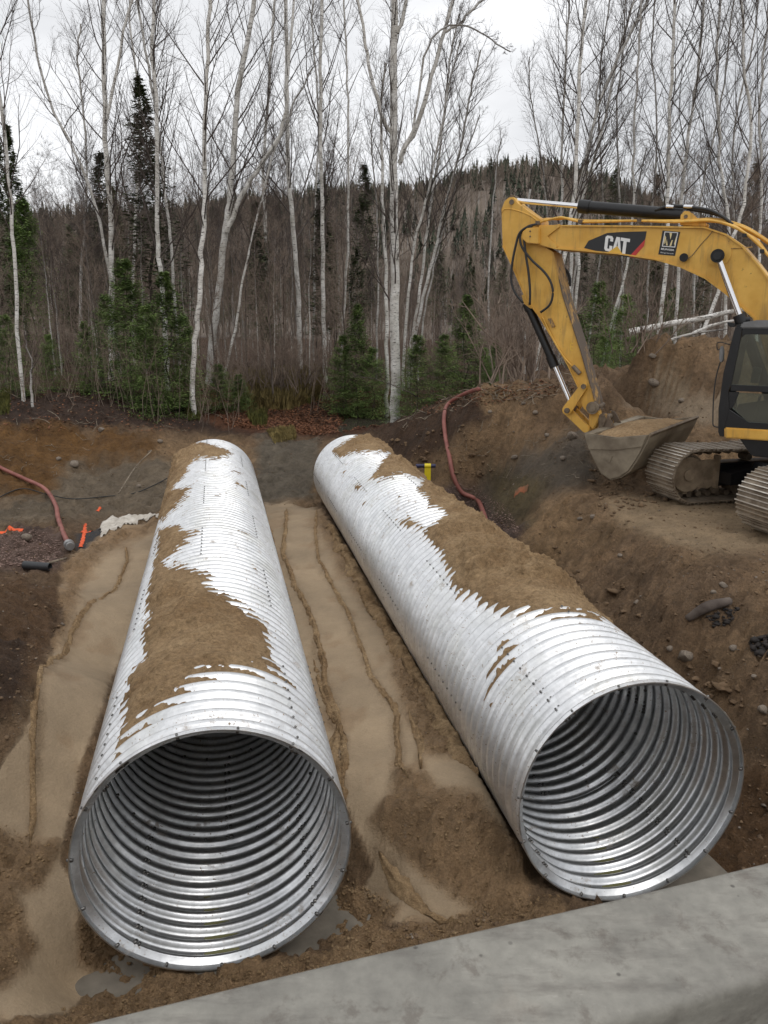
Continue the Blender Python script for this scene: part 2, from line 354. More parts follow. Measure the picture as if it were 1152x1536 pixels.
def concrete_material():
    m = NM('weathered_concrete'); v = m.coord('World'); a = m.noise(v, 4, 8, .65, .3); b = m.noise(v, 30, 6, .65); c = m.noise(m.coord('World', (2, 9, 3)), 3, 6, .7)
    col = m.mix(m.ramp(a, [(.3, 0.), (.7, 1.)]), srgb(124, 121, 113), srgb(150, 147, 138)); col = m.mix(m.ramp(c, [(.52, 0.), (.68, .45)]), col, srgb(92, 86, 80)); d_ = m.noise(m.coord('World', (3, 16, 3)), 6, 7, .75, .8); col = m.mix(m.ramp(d_, [(.62, 0.), (.68, .35)]), col, srgb(176, 172, 164)); g_ = m.noise(v, 14, 8, .75, .3); col = m.mix(m.ramp(g_, [(.54, 0.), (.64, .6)]), col, srgb(96, 88, 80)); rs = m.noise(v, 2.1, 5, .6); col = m.mix(m.ramp(rs, [(.60, 0.), (.72, .4)]), col, srgb(128, 104, 84))
    vo = m.n('ShaderNodeTexVoronoi'); vo.inputs['Scale'].default_value = 42; m.l(v, vo.inputs['Vector']); sc = m.n('ShaderNodeSeparateColor'); m.l(vo.outputs['Color'], sc.inputs[0])
    pit = m.math('MULTIPLY', m.ramp(vo.outputs['Distance'], [(.10, 1.), (.17, 0.)]), m.ramp(sc.outputs[0], [(.88, 0.), (.9, 1.)]))
    col = m.mix(m.math('MULTIPLY', pit, .7), col, srgb(66, 62, 58)); col = m.mix(1., col, m.ramp(b, [(.3, .78), (.7, 1.14)]), 'MULTIPLY')
    nn = m.bump(a, .5, .008); nn = m.bump(b, .5, .005, nn); nn = m.bump(m.math('SUBTRACT', 1., pit), .4, .004, nn)
    return m.set(col, m.ramp(a, [(.3, .55), (.7, .8)]), 0., nn)
M['concrete'] = concrete_material()
def glass_material():
    m = NM('cab_glass'); m.b.inputs['Base Color'].default_value = (.75, .85, .8, 1); m.b.inputs['Roughness'].default_value = .03
    g = m.n('ShaderNodeBsdfGlossy'); g.inputs['Roughness'].default_value = .04; g.inputs['Color'].default_value = (.75, .82, .8, 1)
    t = m.n('ShaderNodeBsdfTransparent'); t.inputs[0].default_value = (.62, .70, .66, 1)
    fr = m.n('ShaderNodeFresnel'); fr.inputs[0].default_value = 1.7; mxx = m.n('ShaderNodeMixShader')
    m.l(m.math('ADD', fr.outputs[0], .20), mxx.inputs[0]); m.l(t.outputs[0], mxx.inputs[1]); m.l(g.outputs[0], mxx.inputs[2]); m.l(mxx.outputs[0], m.o.inputs[0]); return m.m
def water_material(c, r=.06):
    m = NM('muddy_water'); v = m.coord('World'); return m.set(c, r, 0., m.bump(m.noise(v, 14, 3), .04, .01))
M['glass'] = glass_material(); M['water'] = water_material(srgb(112, 92, 66)); M['creek'] = water_material(srgb(70, 66, 58)); M['green_water'] = water_material(srgb(120, 118, 84))

# ================================================================== PIPE GEOMETRY CONSTANTS
PIPES = [dict(C=np.array([-1.220, 4.7975, 1.0]), yaw=-.2119, L=14.3), dict(C=np.array([2.036, 5.518, 1.0]), yaw=-.2059, L=14.3)]
PITCH, DEP, RO = .1524, .052, 1.0
for p in PIPES: p['a'] = np.array([math.sin(p['yaw']), math.cos(p['yaw'])]); p['b'] = np.array([p['a'][1], -p['a'][0]])
# ================================================================== GROUND
ctrl = []
def cpx(*L):
    for x, y, z in L: q = at(x, y, z); ctrl.append((q[0], q[1], z))
def cw(*L): ctrl.extend(L)
# sand bed between the pipes, and to the left
cpx((430, 765, .42), (470, 900, .45), (500, 1000, .46), (520, 1100, .46), (560, 1240, .4), (610, 1340, .2), (700, 1385, .05), (450, 1400, -.06), (540, 1390, -.05), (560, 800, .5), (650, 1150, .62), (720, 1230, .6), (760, 1310, .3), (600, 950, .5), (640, 1050, .6),
    (215, 815, .5), (160, 1000, .5), (100, 1180, .5), (60, 1320, .42), (100, 1420, .2), (40, 1420, .35), (110, 1480, -.05), (180, 1470, -.06), (0, 1400, .6), (20, 1500, .5), (130, 850, .5))
# left bank near
cpx((20, 880, 1.25), (-60, 880, 1.4), (58, 950, .95), (0, 1000, 1.45), (0, 1120, 1.0), (96, 880, .5), (20, 1190, .62))
cw((-7, 9, 1.6), (-9, 12, 1.5), (-6, 6, 1.4), (-5, 3, 1.2), (-10, 6, 2.0), (-14, 10, 2.2))
# clay flat and left bank far
cpx((60, 830, .35), (30, 790, .35), (110, 800, .3), (200, 745, .3), (100, 745, .38), (0, 745, .5), (0, 700, .95), (100, 680, .95), (200, 665, 1.1), (0, 640, 1.75), (100, 635, 1.7), (200, 625, 1.6), (150, 600, 2.0), (0, 590, 2.1), (250, 600, 1.8), (250, 650, 1.2))
# behind the pipes
cpx((420, 745, .3), (430, 715, .42), (440, 680, .75), (440, 662, .95), (400, 640, 1.15), (350, 610, 1.5), (450, 610, 1.35), (560, 645, .85), (590, 640, .85), (560, 610, 1.2), (520, 590, 1.6), (480, 650, 1.0))
cw((-1.6, 20.5, .5), (-.5, 21, .6), (-3, 21, .6), (0.4, 21.0, .8))
# right bank
cpx((580, 662, 1.25), (605, 640, 1.75), (640, 614, 2.2), (680, 600, 2.5), (720, 590, 2.7), (800, 583, 2.95), (850, 580, 3.1), (900, 572, 3.3), (960, 545, 3.65), (1020, 513, 4.2), (1080, 504, 4.35))
cpx((620, 680, 1.3), (660, 700, 1.1), (640, 730, .55), (700, 680, 1.55), (700, 740, .55), (740, 790, .42), (770, 800, .5), (760, 740, .95), (800, 690, 1.75), (760, 640, 2.2), (850, 640, 2.3), (860, 720, 1.7), (830, 780, 1.15), (840, 830, .75), (900, 870, .85), (960, 930, .75), (1040, 1000, .6), (1100, 1080, .5), (1150, 1150, .38), (1130, 1200, .02), (1150, 1240, -.03), (1100, 1270, -.06), (1000, 1330, -.08),
    (950, 840, 1.2), (1000, 900, 1.15), (1150, 1000, .95), (1150, 900, 1.3), (1080, 940, 1.1), (1000, 790, 1.45), (1080, 810, 1.47), (1150, 830, 1.45), (900, 760, 1.5))
cw((4.5, 14.5, 1.5), (5.5, 13.5, 1.47), (5.2, 12, 1.47), (7, 13, 1.47), (8, 11, 1.47), (9, 14.5, 1.5), (12, 12, 1.5), (14, 15, 1.6), (7, 15.5, 1.55), (11, 17, 1.8), (7, 9, 1.4), (8, 6, 1.2), (10, 8, 1.6), (12, 4, 2), (6, 4.5, .9))
cpx((950, 640, 2.0), (1000, 610, 2.35), (1060, 600, 2.55), (940, 590, 2.75), (1000, 560, 3.2), (1060, 545, 3.7), (1060, 570, 3.1))
cw((8, 18, 2.6), (9, 20, 4.2), (12, 20.5, 4.4), (16, 20, 4.2), (8, 23, 3.6), (12, 25, 3.2), (6, 24, 3.1))
# trench right of the right pipe
for s_, z_ in ((1, .1), (3, .3), (6, .4), (9, .42), (12, .5)):
    for k_ in (1.15, 1.7): q = PIPES[1]['C'][:2] + PIPES[1]['a'] * s_ + PIPES[1]['b'] * k_; ctrl.append((q[0], q[1], z_ + (.05 if k_ > 1.5 else 0)))
# under the pipes
for p in PIPES:
    for s_ in (.5, 2, 4, 7, 10, 13): q = p['C'][:2] + p['a'] * s_; ctrl.append((q[0], q[1], .05 if s_ < 1 else .42))
# near ridge in front of the mouths
cpx((100, 1512, .2), (250, 1487, .12), (380, 1466, .14), (520, 1428, .2), (600, 1406, .25), (700, 1382, .25), (830, 1348, .25), (860, 1350, .2))
cw((-3.4, 4.2, .2), (2.6, 5.0, .1), (3.6, 5.3, .1), (-3, 2.5, 0), (0, 2.5, 0), (3, 3, 0), (0, 1, -.2), (-3, 1, -.2), (3, 1, -.2), (5, 3, .6))
# forest floor
cw((3, 27, 2.2), (6, 29, 2.4), (10, 30, 2.6), (0, 33, 1.6), (-4, 33, 1.6), (4, 35, 2.0), (-9, 32, 2.1), (-16, 34, 2.3), (-14, 24, 1.8), (-20, 22, 2.2), (-20, 30, 2.3), (18, 30, 3), (22, 22, 3.4), (26, 34, 3), (-28, 40, 2.5),
   (0, 45, 2.0), (12, 45, 2.4), (-14, 45, 2.3), (30, 50, 3), (-35, 55, 3), (0, 60, 2.6), (20, 65, 3), (-20, 65, 3), (0, 72, 3.), (45, 70, 3.5), (-50, 72, 3.5), (70, 72, 4), (-72, 72, 4), (-50, 45, 3), (50, 45, 3.5))
K = np.array(ctrl, float)
def _U(d2): return .5 * d2 * np.log(d2 + 1e-6)
def tps_fit(K, lam=.02):
    n = len(K); D = ((K[:, None, :2] - K[None, :, :2]) ** 2).sum(-1); A = np.zeros((n + 3, n + 3))
    A[:n, :n] = _U(D) + lam * np.eye(n); A[:n, n] = 1; A[:n, n + 1:] = K[:, :2]; A[n, :n] = 1; A[n + 1:, :n] = K[:, :2].T
    return np.linalg.solve(A, np.r_[K[:, 2], 0, 0, 0])
TW = tps_fit(K)
def base_h(x, y):
    x = np.asarray(x, float); sh = x.shape; x = x.ravel(); y = np.asarray(y, float).ravel(); out = np.empty(len(x)); n = len(K)
    for i in range(0, len(x), 20000):
        a = x[i:i + 20000]; b = y[i:i + 20000]; D = (a[:, None] - K[None, :, 0]) ** 2 + (b[:, None] - K[None, :, 1]) ** 2
        out[i:i + 20000] = _U(D) @ TW[:n] + TW[n] + TW[n + 1] * a + TW[n + 2] * b
    return out.reshape(sh)
# soil zones, drawn from the photograph (x, y in photo pixels, used to place them on the ground)
SAND = [(395, 757), (475, 757), (560, 870), (700, 1100), (790, 1290), (700, 1400), (520, 1380), (560, 1300), (380, 900)]
SANDL = [(245, 775), (192, 788), (158, 806), (133, 820), (110, 836), (99, 858), (88, 880), (100, 935), (60, 1010), (30, 1100), (-10, 1160), (-60, 1300), (-60, 1540), (100, 1520), (180, 1440), (140, 1380), (90, 1290), (120, 1150), (260, 780)]
LUMPS = [[(600, 1150), (660, 1180), (720, 1190), (800, 1290), (800, 1370), (740, 1385), (690, 1350), (640, 1320), (600, 1285), (575, 1250), (560, 1230), (590, 1200)],
         [(-60, 1225), (40, 1250), (90, 1270), (60, 1330), (20, 1340), (55, 1420), (10, 1480), (-60, 1500)],
         [(520, 1320), (600, 1360), (560, 1420), (500, 1430), (490, 1370)], [(120, 1380), (200, 1440), (280, 1470), (180, 1480), (120, 1440)],
         [(90, 1525), (250, 1475), (400, 1450), (540, 1410), (700, 1370), (840, 1335), (860, 1380), (100, 1560)],
         [(255, 770), (150, 812), (105, 845), (60, 1000), (95, 950), (130, 860), (150, 830), (230, 795)],
         [(590, 850), (640, 990), (700, 1140), (640, 1130), (600, 1050), (575, 920)], [(480, 760), (540, 860), (600, 960), (585, 965), (530, 880), (470, 775)]]
RIDGES = [[(430, 760), (428, 800), (424, 830), (445, 880), (470, 930), (484, 990), (488, 1030), (505, 1070), (517, 1110), (515, 1150), (512, 1190)],
          [(475, 765), (473, 800), (478, 840), (500, 880), (522, 920), (540, 970), (553, 1010), (575, 1050), (596, 1080), (597, 1130), (600, 1170), (615, 1200)],
          [(612, 1085), (632, 1130), (630, 1180)], [(188, 822), (192, 840), (172, 880), (142, 925), (110, 985), (85, 1060), (62, 1150), (40, 1260)], [(500, 1085), (490, 1060), (520, 1110)],
          [(565, 1248), (600, 1288), (650, 1328), (705, 1362)]]
ZONES = [
    ([(-80, 862), (40, 868), (96, 880), (86, 930), (60, 1000), (20, 1060), (-80, 1120)], srgb(104, 80, 58), 7, 1., .05),
    ([(-80, 930), (40, 950), (30, 1040), (-80, 1090)], srgb(78, 60, 46), 9, 1., .1),  # polygon, colour, soft px, lump, wet
    ([(-400, 560), (620, 560), (620, 640), (540, 655), (400, 655), (290, 650), (230, 640), (120, 640), (-400, 640)], srgb(64, 48, 38), 8, .9, .1),
    ([(300, 575), (590, 575), (570, 640), (480, 656), (400, 650), (330, 640), (290, 620)], srgb(100, 64, 42), 9, .9, .0),
    ([(350, 570), (470, 560), (460, 590), (430, 612), (380, 605)], srgb(120, 100, 58), 9, .9, .0),
    ([(-300, 625), (160, 640), (240, 660), (230, 690), (150, 720), (60, 745), (-300, 750)], srgb(110, 80, 46), 9, .9, .0),
    ([(110, 700), (180, 690), (262, 680), (262, 770), (110, 780), (0, 790), (-200, 790), (-200, 755), (60, 745)], srgb(112, 99, 82), 12, .8, .12),
    ([(385, 655), (480, 655), (470, 745), (395, 757), (380, 740)], srgb(100, 91, 78), 9, .8, .1),
    ([(-200, 800), (60, 795), (105, 820), (85, 860), (20, 855), (-200, 850)], srgb(112, 92, 82), 6, 1., .1),
    ([(120, 800), (165, 782), (175, 800), (135, 830), (110, 825)], srgb(52, 50, 50), 4, .3, .3),
    ([(560, 655), (640, 610), (700, 595), (740, 620), (640, 690), (600, 700)], srgb(74, 56, 42), 9, 1., .0),
    ([(640, 740), (690, 725), (760, 745), (790, 790), (760, 830), (720, 800), (680, 770)], srgb(96, 80, 72), 7, 1., .1),
    ([(700, 720), (880, 640), (900, 700), (800, 760), (740, 770)], srgb(92, 82, 70), 14, .6, .1),
    ([(730, 700), (830, 720), (790, 790), (740, 770)], srgb(96, 84, 60), 14, .8, .1),
    ([(900, 745), (1160, 740), (1300, 760), (1300, 830), (1050, 830), (930, 790)], srgb(142, 122, 96), 14, .5, .1),
    ([(950, 590), (1100, 600), (1110, 640), (1000, 625), (940, 605)], srgb(134, 118, 98), 8, .5, .0),
    ([(985, 545), (1005, 560), (1040, 590), (1030, 596), (995, 575)], srgb(142, 126, 104), 5, .5, .0),
    ([(900, 1170), (1300, 1150), (1300, 1400), (900, 1400)], srgb(104, 78, 52), 8, 1., .3),
]
# ground grid: a fan that keeps the triangles about the same size in the distance
u = np.arange(-1.15, 1.1501, .0054); Yr = 1.0 * np.exp(np.arange(0, math.log(72 / 1.0), .0082))
X, Y = np.meshgrid(u, Yr, indexing='xy'); X = X * (Y + .6)
Z = base_h(X, Y)
PX, PY = proj(np.stack([X, Y, Z], -1))
nA = fbm(X, Y, 1.1, 4, 0); nB = fbm(X, Y, 4.5, 4, 2, .6); nC = fbm(X, Y, 14, 3, 4, .6)
wob = 9 * nA + 7 * nB
col = np.empty(X.shape + (3,)); col[:] = srgb(130, 106, 80)
v2 = sstep(-.35, .35, fbm(X, Y, .35, 4, 1)); col = col * (.8 + .4 * v2[..., None]); col[..., 2] *= (1.06 - .1 * v2)
lump = np.ones(X.shape); wet = np.full(X.shape, .08)
infront = (Y > 3)
for poly, c, soft, lp, wt in ZONES:
    w = sstep(-soft, soft, sdf(poly, PX, PY) + wob) * infront; col = col * (1 - w[..., None]) + np.array(c) * w[..., None]; lump = lump * (1 - w) + lp * w; wet = wet * (1 - w) + wt * w
forest = sstep(27, 31, Y + 3 * nA) * (X < 3) + sstep(24.5, 28, Y + 3 * nA) * (X >= 3)
col = col * (1 - forest[..., None]) + np.array(srgb(78, 58, 44)) * forest[..., None]
sm = np.maximum(sstep(-3, 3, sdf(SAND, PX, PY) + .35 * wob), sstep(-4, 4, sdf(SANDL, PX, PY) + .5 * wob)) * infront
col = col * (1 - sm[..., None]) + np.array(srgb(150, 131, 106)) * sm[..., None] * (1 + .30 * nA[..., None] + .10 * nB[..., None]); lump = lump * (1 - sm) + .06 * sm; wet = wet * (1 - sm) + .45 * sm
lm = np.zeros(X.shape)
for q in LUMPS: lm = np.maximum(lm, sstep(-13, 10, sdf(q, PX, PY) + 1.2 * wob))
lm *= infront * (sm + (PY > 1300) > .05)
col = col * (1 - lm[..., None]) + np.array(srgb(148, 121, 90)) * lm[..., None]; lump = lump * (1 - lm) + .7 * lm
ridge = np.zeros(X.shape)
for i, q in enumerate(RIDGES):
    W3 = np.array([at(a, b, .47)[:2] for a, b in q]); d = pline(W3, X + .05 * nA + .03 * nB, Y + .05 * nB); wd = .06
    ridge = np.maximum(ridge, np.exp(-(d / wd) ** 2))
rg = np.clip(ridge * .5, 0, 1) * (1 - lm); col = col * (1 - .8 * rg[..., None]) + np.array(srgb(124, 100, 72)) * .8 * rg[..., None]; lump = np.maximum(lump, .8 * rg)
# scattered scuffs in the sand
sc_ = sstep(.22, .42, fbm(X, Y * .7, 2.6, 3, 5, .7)) * sm * (1 - lm); col = col * (1 - .35 * sc_[..., None]) + np.array(srgb(128, 102, 74)) * .35 * sc_[..., None]
nD = fbm(X, Y, 30, 3, 1, .6) * sstep(16, 9, Y)
streak = fbm((X + Y) * .35, (X - Y) * 2.0, 1.5, 4, 3, .6) * sstep(1, 3, X) * sstep(7, 9, Y)
rough_amp = (.16 * streak + .16 * nA + .13 * nB + .075 * nC + .035 * nD + .12 * (np.abs(fbm(X, Y, .9, 3, 6)) * -1 + .2)) * lump * (1 - .35 * lm) + .012 * nB * (1 - lump)
Z = Z + rough_amp * np.clip(.6 + Y / 25, .6, 1.6) + ridge * .008 - sc_ * .012
# lumps in the sand stand a little proud
Z += lm * (.02 + .06 * nB + .045 * nC + .02 * nD)
# excavator bench kept flat under the tracks
bw = sstep(1.6, .2, np.maximum(np.abs((X - 7.6) * .9666 + (Y - 13.5) * .256) - 2.6, np.abs(-(X - 7.6) * .256 + (Y - 13.5) * .9666) - 1.9))
Z = Z * (1 - bw) + (1.44 + .05 * nB + .03 * nC) * bw
# slab zone
SLAB = (np.array([-3.3, 3.9]), np.array([4.6, 6.1]))
sd = np.array([.959, .282]); sn = np.array([-.282, .959])
dn = X * sn[0] + Y * sn[1]
# carve pipes
for p in PIPES:
    rx, ry = X - p['C'][0], Y - p['C'][1]; s_ = rx * p['a'][0] + ry * p['a'][1]; d_ = rx * p['b'][0] + ry * p['b'][1]
    inside = (s_ > -.12) & (s_ < p['L'] + .1) & (np.abs(d_) < 1.02)
    zc = 1.0 - np.sqrt(np.clip(1.012 ** 2 - np.minimum(np.abs(d_), 1.01) ** 2, 0, 2)) - .02
    Z = np.where(inside, np.minimum(Z, zc), Z)
soilv = np.clip(col, 0.005, .9)
me = np_mesh('ground', np.stack([X, Y, Z], -1), gridfaces(*X.shape), dict(soil=soilv.reshape(-1, 3), lump=lump.ravel(), wet=wet.ravel()))
g = link('ground', me, M['soil'], None, True); tag(g, 'brown dug earth, grey clay and smooth sand bedding of the pit and banks', kind='structure')
Zg = Z
def gz(x, y):
    """ground height, read from the grid"""
    x = np.asarray(x, float); y = np.clip(np.asarray(y, float), 1.0, 71)
    fi = np.log(y) / .0082; fj = (x / (y + .6) + 1.15) / .0054
    i = np.clip(fi.astype(int), 0, Zg.shape[0] - 2); j = np.clip(fj.astype(int), 0, Zg.shape[1] - 2); a = np.clip(fi - i, 0, 1); b = np.clip(fj - j, 0, 1)
    return (Zg[i, j] * (1 - b) + Zg[i, j + 1] * b) * (1 - a) + (Zg[i + 1, j] * (1 - b) + Zg[i + 1, j + 1] * b) * a
def on(x, y, lo=1.2, hi=72):
    """point where the survey ray of a photo point meets the ground"""
    t = np.geomspace(lo, hi, 1500); d = ray(x, y); p = np.array([0, 0, H]) + d * (t / d[1])[:, None]
    k = np.nonzero(p[:, 2] <= gz(p[:, 0], p[:, 1]))[0]
    q = p[k[0]] if len(k) else p[-1]; return np.array([q[0], q[1], float(gz(q[0], q[1]))])
# outer terrain with the hill
def hill_h(x, y):
    r = np.hypot(x, y); px = 576 + F * (x / np.maximum(y, 1)) / (cp + .0) * .985
    crest = np.interp(px, [-400, -100, 100, 250, 400, 520, 650, 700, 740, 800, 850, 900, 960, 1020, 1120, 1300, 1700], [390, 380, 362, 350, 330, 318, 312, 296, 290, 290, 302, 318, 340, 366, 388, 400, 410])
    el = (480 - crest) / 1190.
    z = 3.0 + (470 * el) * sstep(90, 470, r) ** 1.15
    return np.where(y > 30, z, 3.0) + 2.5 * fbm(x, y, .02, 3, 3) * sstep(80, 160, r)
xs = np.linspace(-700, 700, 141); ys = np.concatenate([np.linspace(-300, 60, 25), np.linspace(70, 900, 120)]); XX, YY = np.meshgrid(xs, ys)
ZZ = hill_h(XX, YY); near = (np.abs(XX) < 78) & (YY > -60) & (YY < 74); ZZ = np.where(near, -2.5, ZZ - .1)
me = np_mesh('hill', np.stack([XX, YY, ZZ], -1), gridfaces(*XX.shape)); tag(link('hill', me, M['hill'], None, True), 'dark wooded hill behind the forest', kind='structure')
# ================================================================== SLAB, BEAM, DECK
def frame2(u_, o_, z_): q = sd * u_ + sn * o_; return np.array([q[0], q[1], z_])
mb = MB(); mb.prism([(-3.4, 3.6), (4.6, 3.6), (4.6, 5.75), (-3.4, 5.75)], lambda a, b, o: frame2(a, b, o), -.45, -.012)
so_ = mb.build('concrete_footing', noisy('wet_footing_concrete', srgb(92, 86, 76), srgb(122, 114, 102), 3, .75, 0, .4, 20, .01, kind='World', r2=.95), bevel=.02); tag(so_, 'grey concrete footing slab under the near ends of both steel pipes', 'footing')
def round_rect(y0, y1, z0, z1, r=.03):
    out = []
    for cx, cz, a0 in ((y1 - r, z1 - r, 0), (y0 + r, z1 - r, 90), (y0 + r, z0 + r, 180), (y1 - r, z0 + r, 270)):
        for k in range(5): a = R(a0 + k * 22.5); out.append((cx + r * math.cos(a), cz + r * math.sin(a)))
    return out
ZB = H - .9; prof = [(c0, c1) if (c1 > ZB - .2 or c0 > .8) else (c0 + .10, c1) for c0, c1 in round_rect(.712, .911, ZB - .42, ZB, .018)]; prof.insert(10, (.714, ZB - .035)); nu = 60; us = np.linspace(-3, 4, nu)  # near face undercut below the edge, a shape chosen to keep it in shade
v = np.array([[frame2(a, b + .002 * math.sin(a * 7), c) for b, c in prof] for a in us]); n_ = len(prof)
me = np_mesh('concrete_parapet', v, [gridfaces(nu, n_, True), np.arange(n_)[None], (np.arange(n_) + (nu - 1) * n_)[None, ::-1]]); me.shade_smooth(); me.set_sharp_from_angle(angle=R(40))
tag(link('concrete_parapet', me, M['concrete']), 'weathered grey concrete parapet beam running across the near foreground', 'parapet')
mb = MB(); mb.prism([(-3, -6), (4, -6), (4, .90), (-3, .90)], frame2, ZB - .75, ZB - .422)
tag(mb.build('bridge_deck', M['concrete']), 'grey concrete deck the parapet beam rests on', kind='structure')
mb = MB(); mb.prism([(-3, .3), (4, .3), (4, .85), (-3, .85)], frame2, -1, ZB - .752)
tag(mb.build('abutment', M['concrete']), 'concrete abutment wall under the deck', kind='structure')
# ================================================================== PIPES
def rprof(s): return RO - DEP * (.5 - .5 * np.tanh(1.5 * np.cos(2 * np.pi * s / PITCH) + .25) / math.tanh(1.75)).clip(0, 1)
NR = 9
def plate_mesh(npit, first=False):
    per = 12; ns = npit * per + 1 + 4; s = np.arange(ns) * PITCH / per; r = rprof(s)
    a0, a1 = R(-46.2), R(46.2); na = 30; an = np.linspace(a0, a1, na); T = .010
    lapA = .003 * (an - a0) / (a1 - a0); lapS = .003 * s / s[-1]
    rr = r[:, None] - .006 + lapA[None] + lapS[:, None]
    if first: rr = np.where(s[:, None] < .055, RO - .004 + lapA[None] + 0 * rr, rr)
    def surf(rr): return np.stack([rr * np.cos(an)[None], np.repeat(s[:, None], na, 1), rr * np.sin(an)[None]], -1).reshape(-1, 3)
    vo, vi = surf(rr), surf(rr - T); f = gridfaces(ns, na); N = len(vo)
    def strip(idx):
        k = len(idx); vv = np.vstack([vo[idx], vi[idx]]); a = np.arange(k - 1); return vv, np.stack([a, a + 1, k + a + 1, k + a], 1)
    OUT = [np.ones(N), np.zeros(N)]; V = [vo, vi]; FF = [f[:, ::-1], f + N]; base = 2 * N
    for idx in (np.arange(na), np.arange(na) + (ns - 1) * na, np.arange(ns) * na, np.arange(ns) * na + na - 1):
        vv, ff = strip(idx); V.append(vv); OUT.append(np.zeros(len(vv))); FF.append(ff + base); base += len(vv)
    me = np_mesh('pipe_plate', np.vstack(V), [np.vstack(FF)], dict(outer=np.concatenate(OUT))); me.materials.append(M['galv']); me.shade_smooth(); return me
PM1, PM9 = plate_mesh(NR, True), plate_mesh(NR)
RING = NR * PITCH
def bolt_mesh(p, seam0, seam1, nr):
    b = []; 
    def add(phi, s, out=True):
        r = rprof(np.array(s)); c, sn_ = math.sin(phi), -math.cos(phi); e = np.array([c, 0, sn_]); t1 = np.array([0, 1., 0]); t2 = np.cross(e, t1)
        for ra, rb, q in ((float(r) - .012, float(r) - .034, .015), (float(r) + .002, float(r) + .012, .011)):
            hexa = [math.cos(k * math.pi / 3) * t1 + math.sin(k * math.pi / 3) * t2 for k in range(6)]; cen = np.array([0, s, 0])
            b.append(np.array([cen + e * ra + h * q for h in hexa] + [cen + e * rb + h * q * .8 for h in hexa]))
    for k in range(nr):
        for sm_ in (seam0 if k % 2 == 0 else seam1):
            for j in range(NR):
                s = k * RING + (j + .5) * PITCH; add(R(sm_) - .018, s); add(R(sm_) + .018, s)
                add(R(sm_) + .018, s + PITCH / 2)
        if k:
            for ph in range(0, 360, 15): add(R(ph + 7), k * RING + .5 * PITCH)
    for ph in range(0, 360, 24): add(R(ph), .02)
    V = np.concatenate(b); n = len(b); i = np.arange(6); q = np.stack([i, (i + 1) % 6, 6 + (i + 1) % 6, 6 + i], 1)
    caps = np.arange(6, 12)[None]
    return np_mesh('bolts', V, [(q[None] + (np.arange(n) * 12)[:, None, None]).reshape(-1, 4), (caps[None] + (np.arange(n) * 12)[:, None, None]).reshape(-1, 6)])
LAB = ['left corrugated steel culvert pipe, brown sand caked along its left side', 'right corrugated steel culvert pipe, brown sand heaped along its right flank']
SEAMS = [((-40, 50, 140, -130), (5, 95, 185, -85)), ((40, 130, -140, -50), (-5, 85, 175, -95))]
M['bolt'] = noisy('bolt_steel', srgb(70, 69, 68), srgb(130, 128, 125), 20, .45, .8, .2, 60, .002)
for ip, p in enumerate(PIPES):
    root = empty('culvert_pipe', tuple(p['C']), LAB[ip], 'culvert pipe', 'corrugated steel culvert pipes', -p['yaw']); p['root'] = root
    nr = 10
    for k in range(nr):
        for sm_ in SEAMS[ip][k % 2]:
            o = link('pipe_plate', PM1 if k == 0 else PM9, None, root)
            # plate centre 45 deg after its seam; phi from down toward +x
            phi = R(sm_ + 45); o.location = (0, k * RING, 0); o.rotation_euler = (0, math.pi / 2 - phi, 0)
            o.location = (0, k * RING, 0)
    bo = link('bolts', bolt_mesh(p, *SEAMS[ip], nr), M['bolt'], root); bo['kind'] = 'stuff'
    p['Lr'] = nr * RING
    for j in range(5):   # water lying in the invert
        s = (j + (.06 if j else .2)) * PITCH + .0; hw = .19 - .02 * j; pts = []
        for k in range(20):
            a = k / 20 * 2 * math.pi; pts.append((hw * math.cos(a) * (1 + .2 * math.sin(3 * a)) + .05 * (ip * 2 - 1) * j, (j + 1) * PITCH + .017 * math.sin(a), -RO + .024 + .0))
        me = bpy.data.meshes.new('water'); me.from_pydata(pts, [], [tuple(range(20))]); w_ = link('water_puddle', me, M['green_water'], root)
# sand heaped on the pipes
z5 = lambda L: [(130 + a / 3.291, 640 + b / 3.291) for a, b in L]
f5 = lambda L: [(440 + a / 2.743, 560 + b / 2.743) for a, b in L]
LEFTS = [z5([(400, 100), (480, 80), (560, 62), (640, 80), (740, 130), (650, 165), (560, 160), (520, 190), (490, 250), (450, 290), (435, 335), (380, 330)]),
         z5([(380, 290), (430, 290), (520, 278), (520, 320), (450, 400), (420, 430), (380, 470), (330, 470)]),
         z5([(340, 500), (390, 480), (440, 465), (480, 490), (590, 490), (560, 520), (500, 570), (440, 640), (400, 668), (470, 665), (590, 690), (632, 720), (618, 780), (700, 820), (800, 880), (895, 960), (915, 1050), (920, 1120), (970, 1200), (1035, 1280), (900, 1225), (760, 1205), (600, 1215), (520, 1260), (430, 1340), (350, 1400), (250, 1480), (190, 1530), (150, 1600), (110, 1640), (150, 1400), (185, 1190), (262, 1115), (230, 1070), (265, 950), (275, 850), (300, 750), (320, 650)]),
         z5([(690, 208), (735, 205), (785, 235), (770, 250), (720, 235)]), z5([(700, 262), (745, 255), (785, 285), (790, 310), (740, 295)]), z5([(745, 505), (790, 520), (850, 565), (860, 605), (800, 545)]), z5([(805, 645), (840, 680), (870, 740), (830, 700)]), z5([(620, 325), (690, 325), (690, 345), (640, 340)]), z5([(580, 415), (610, 415), (600, 440)])]
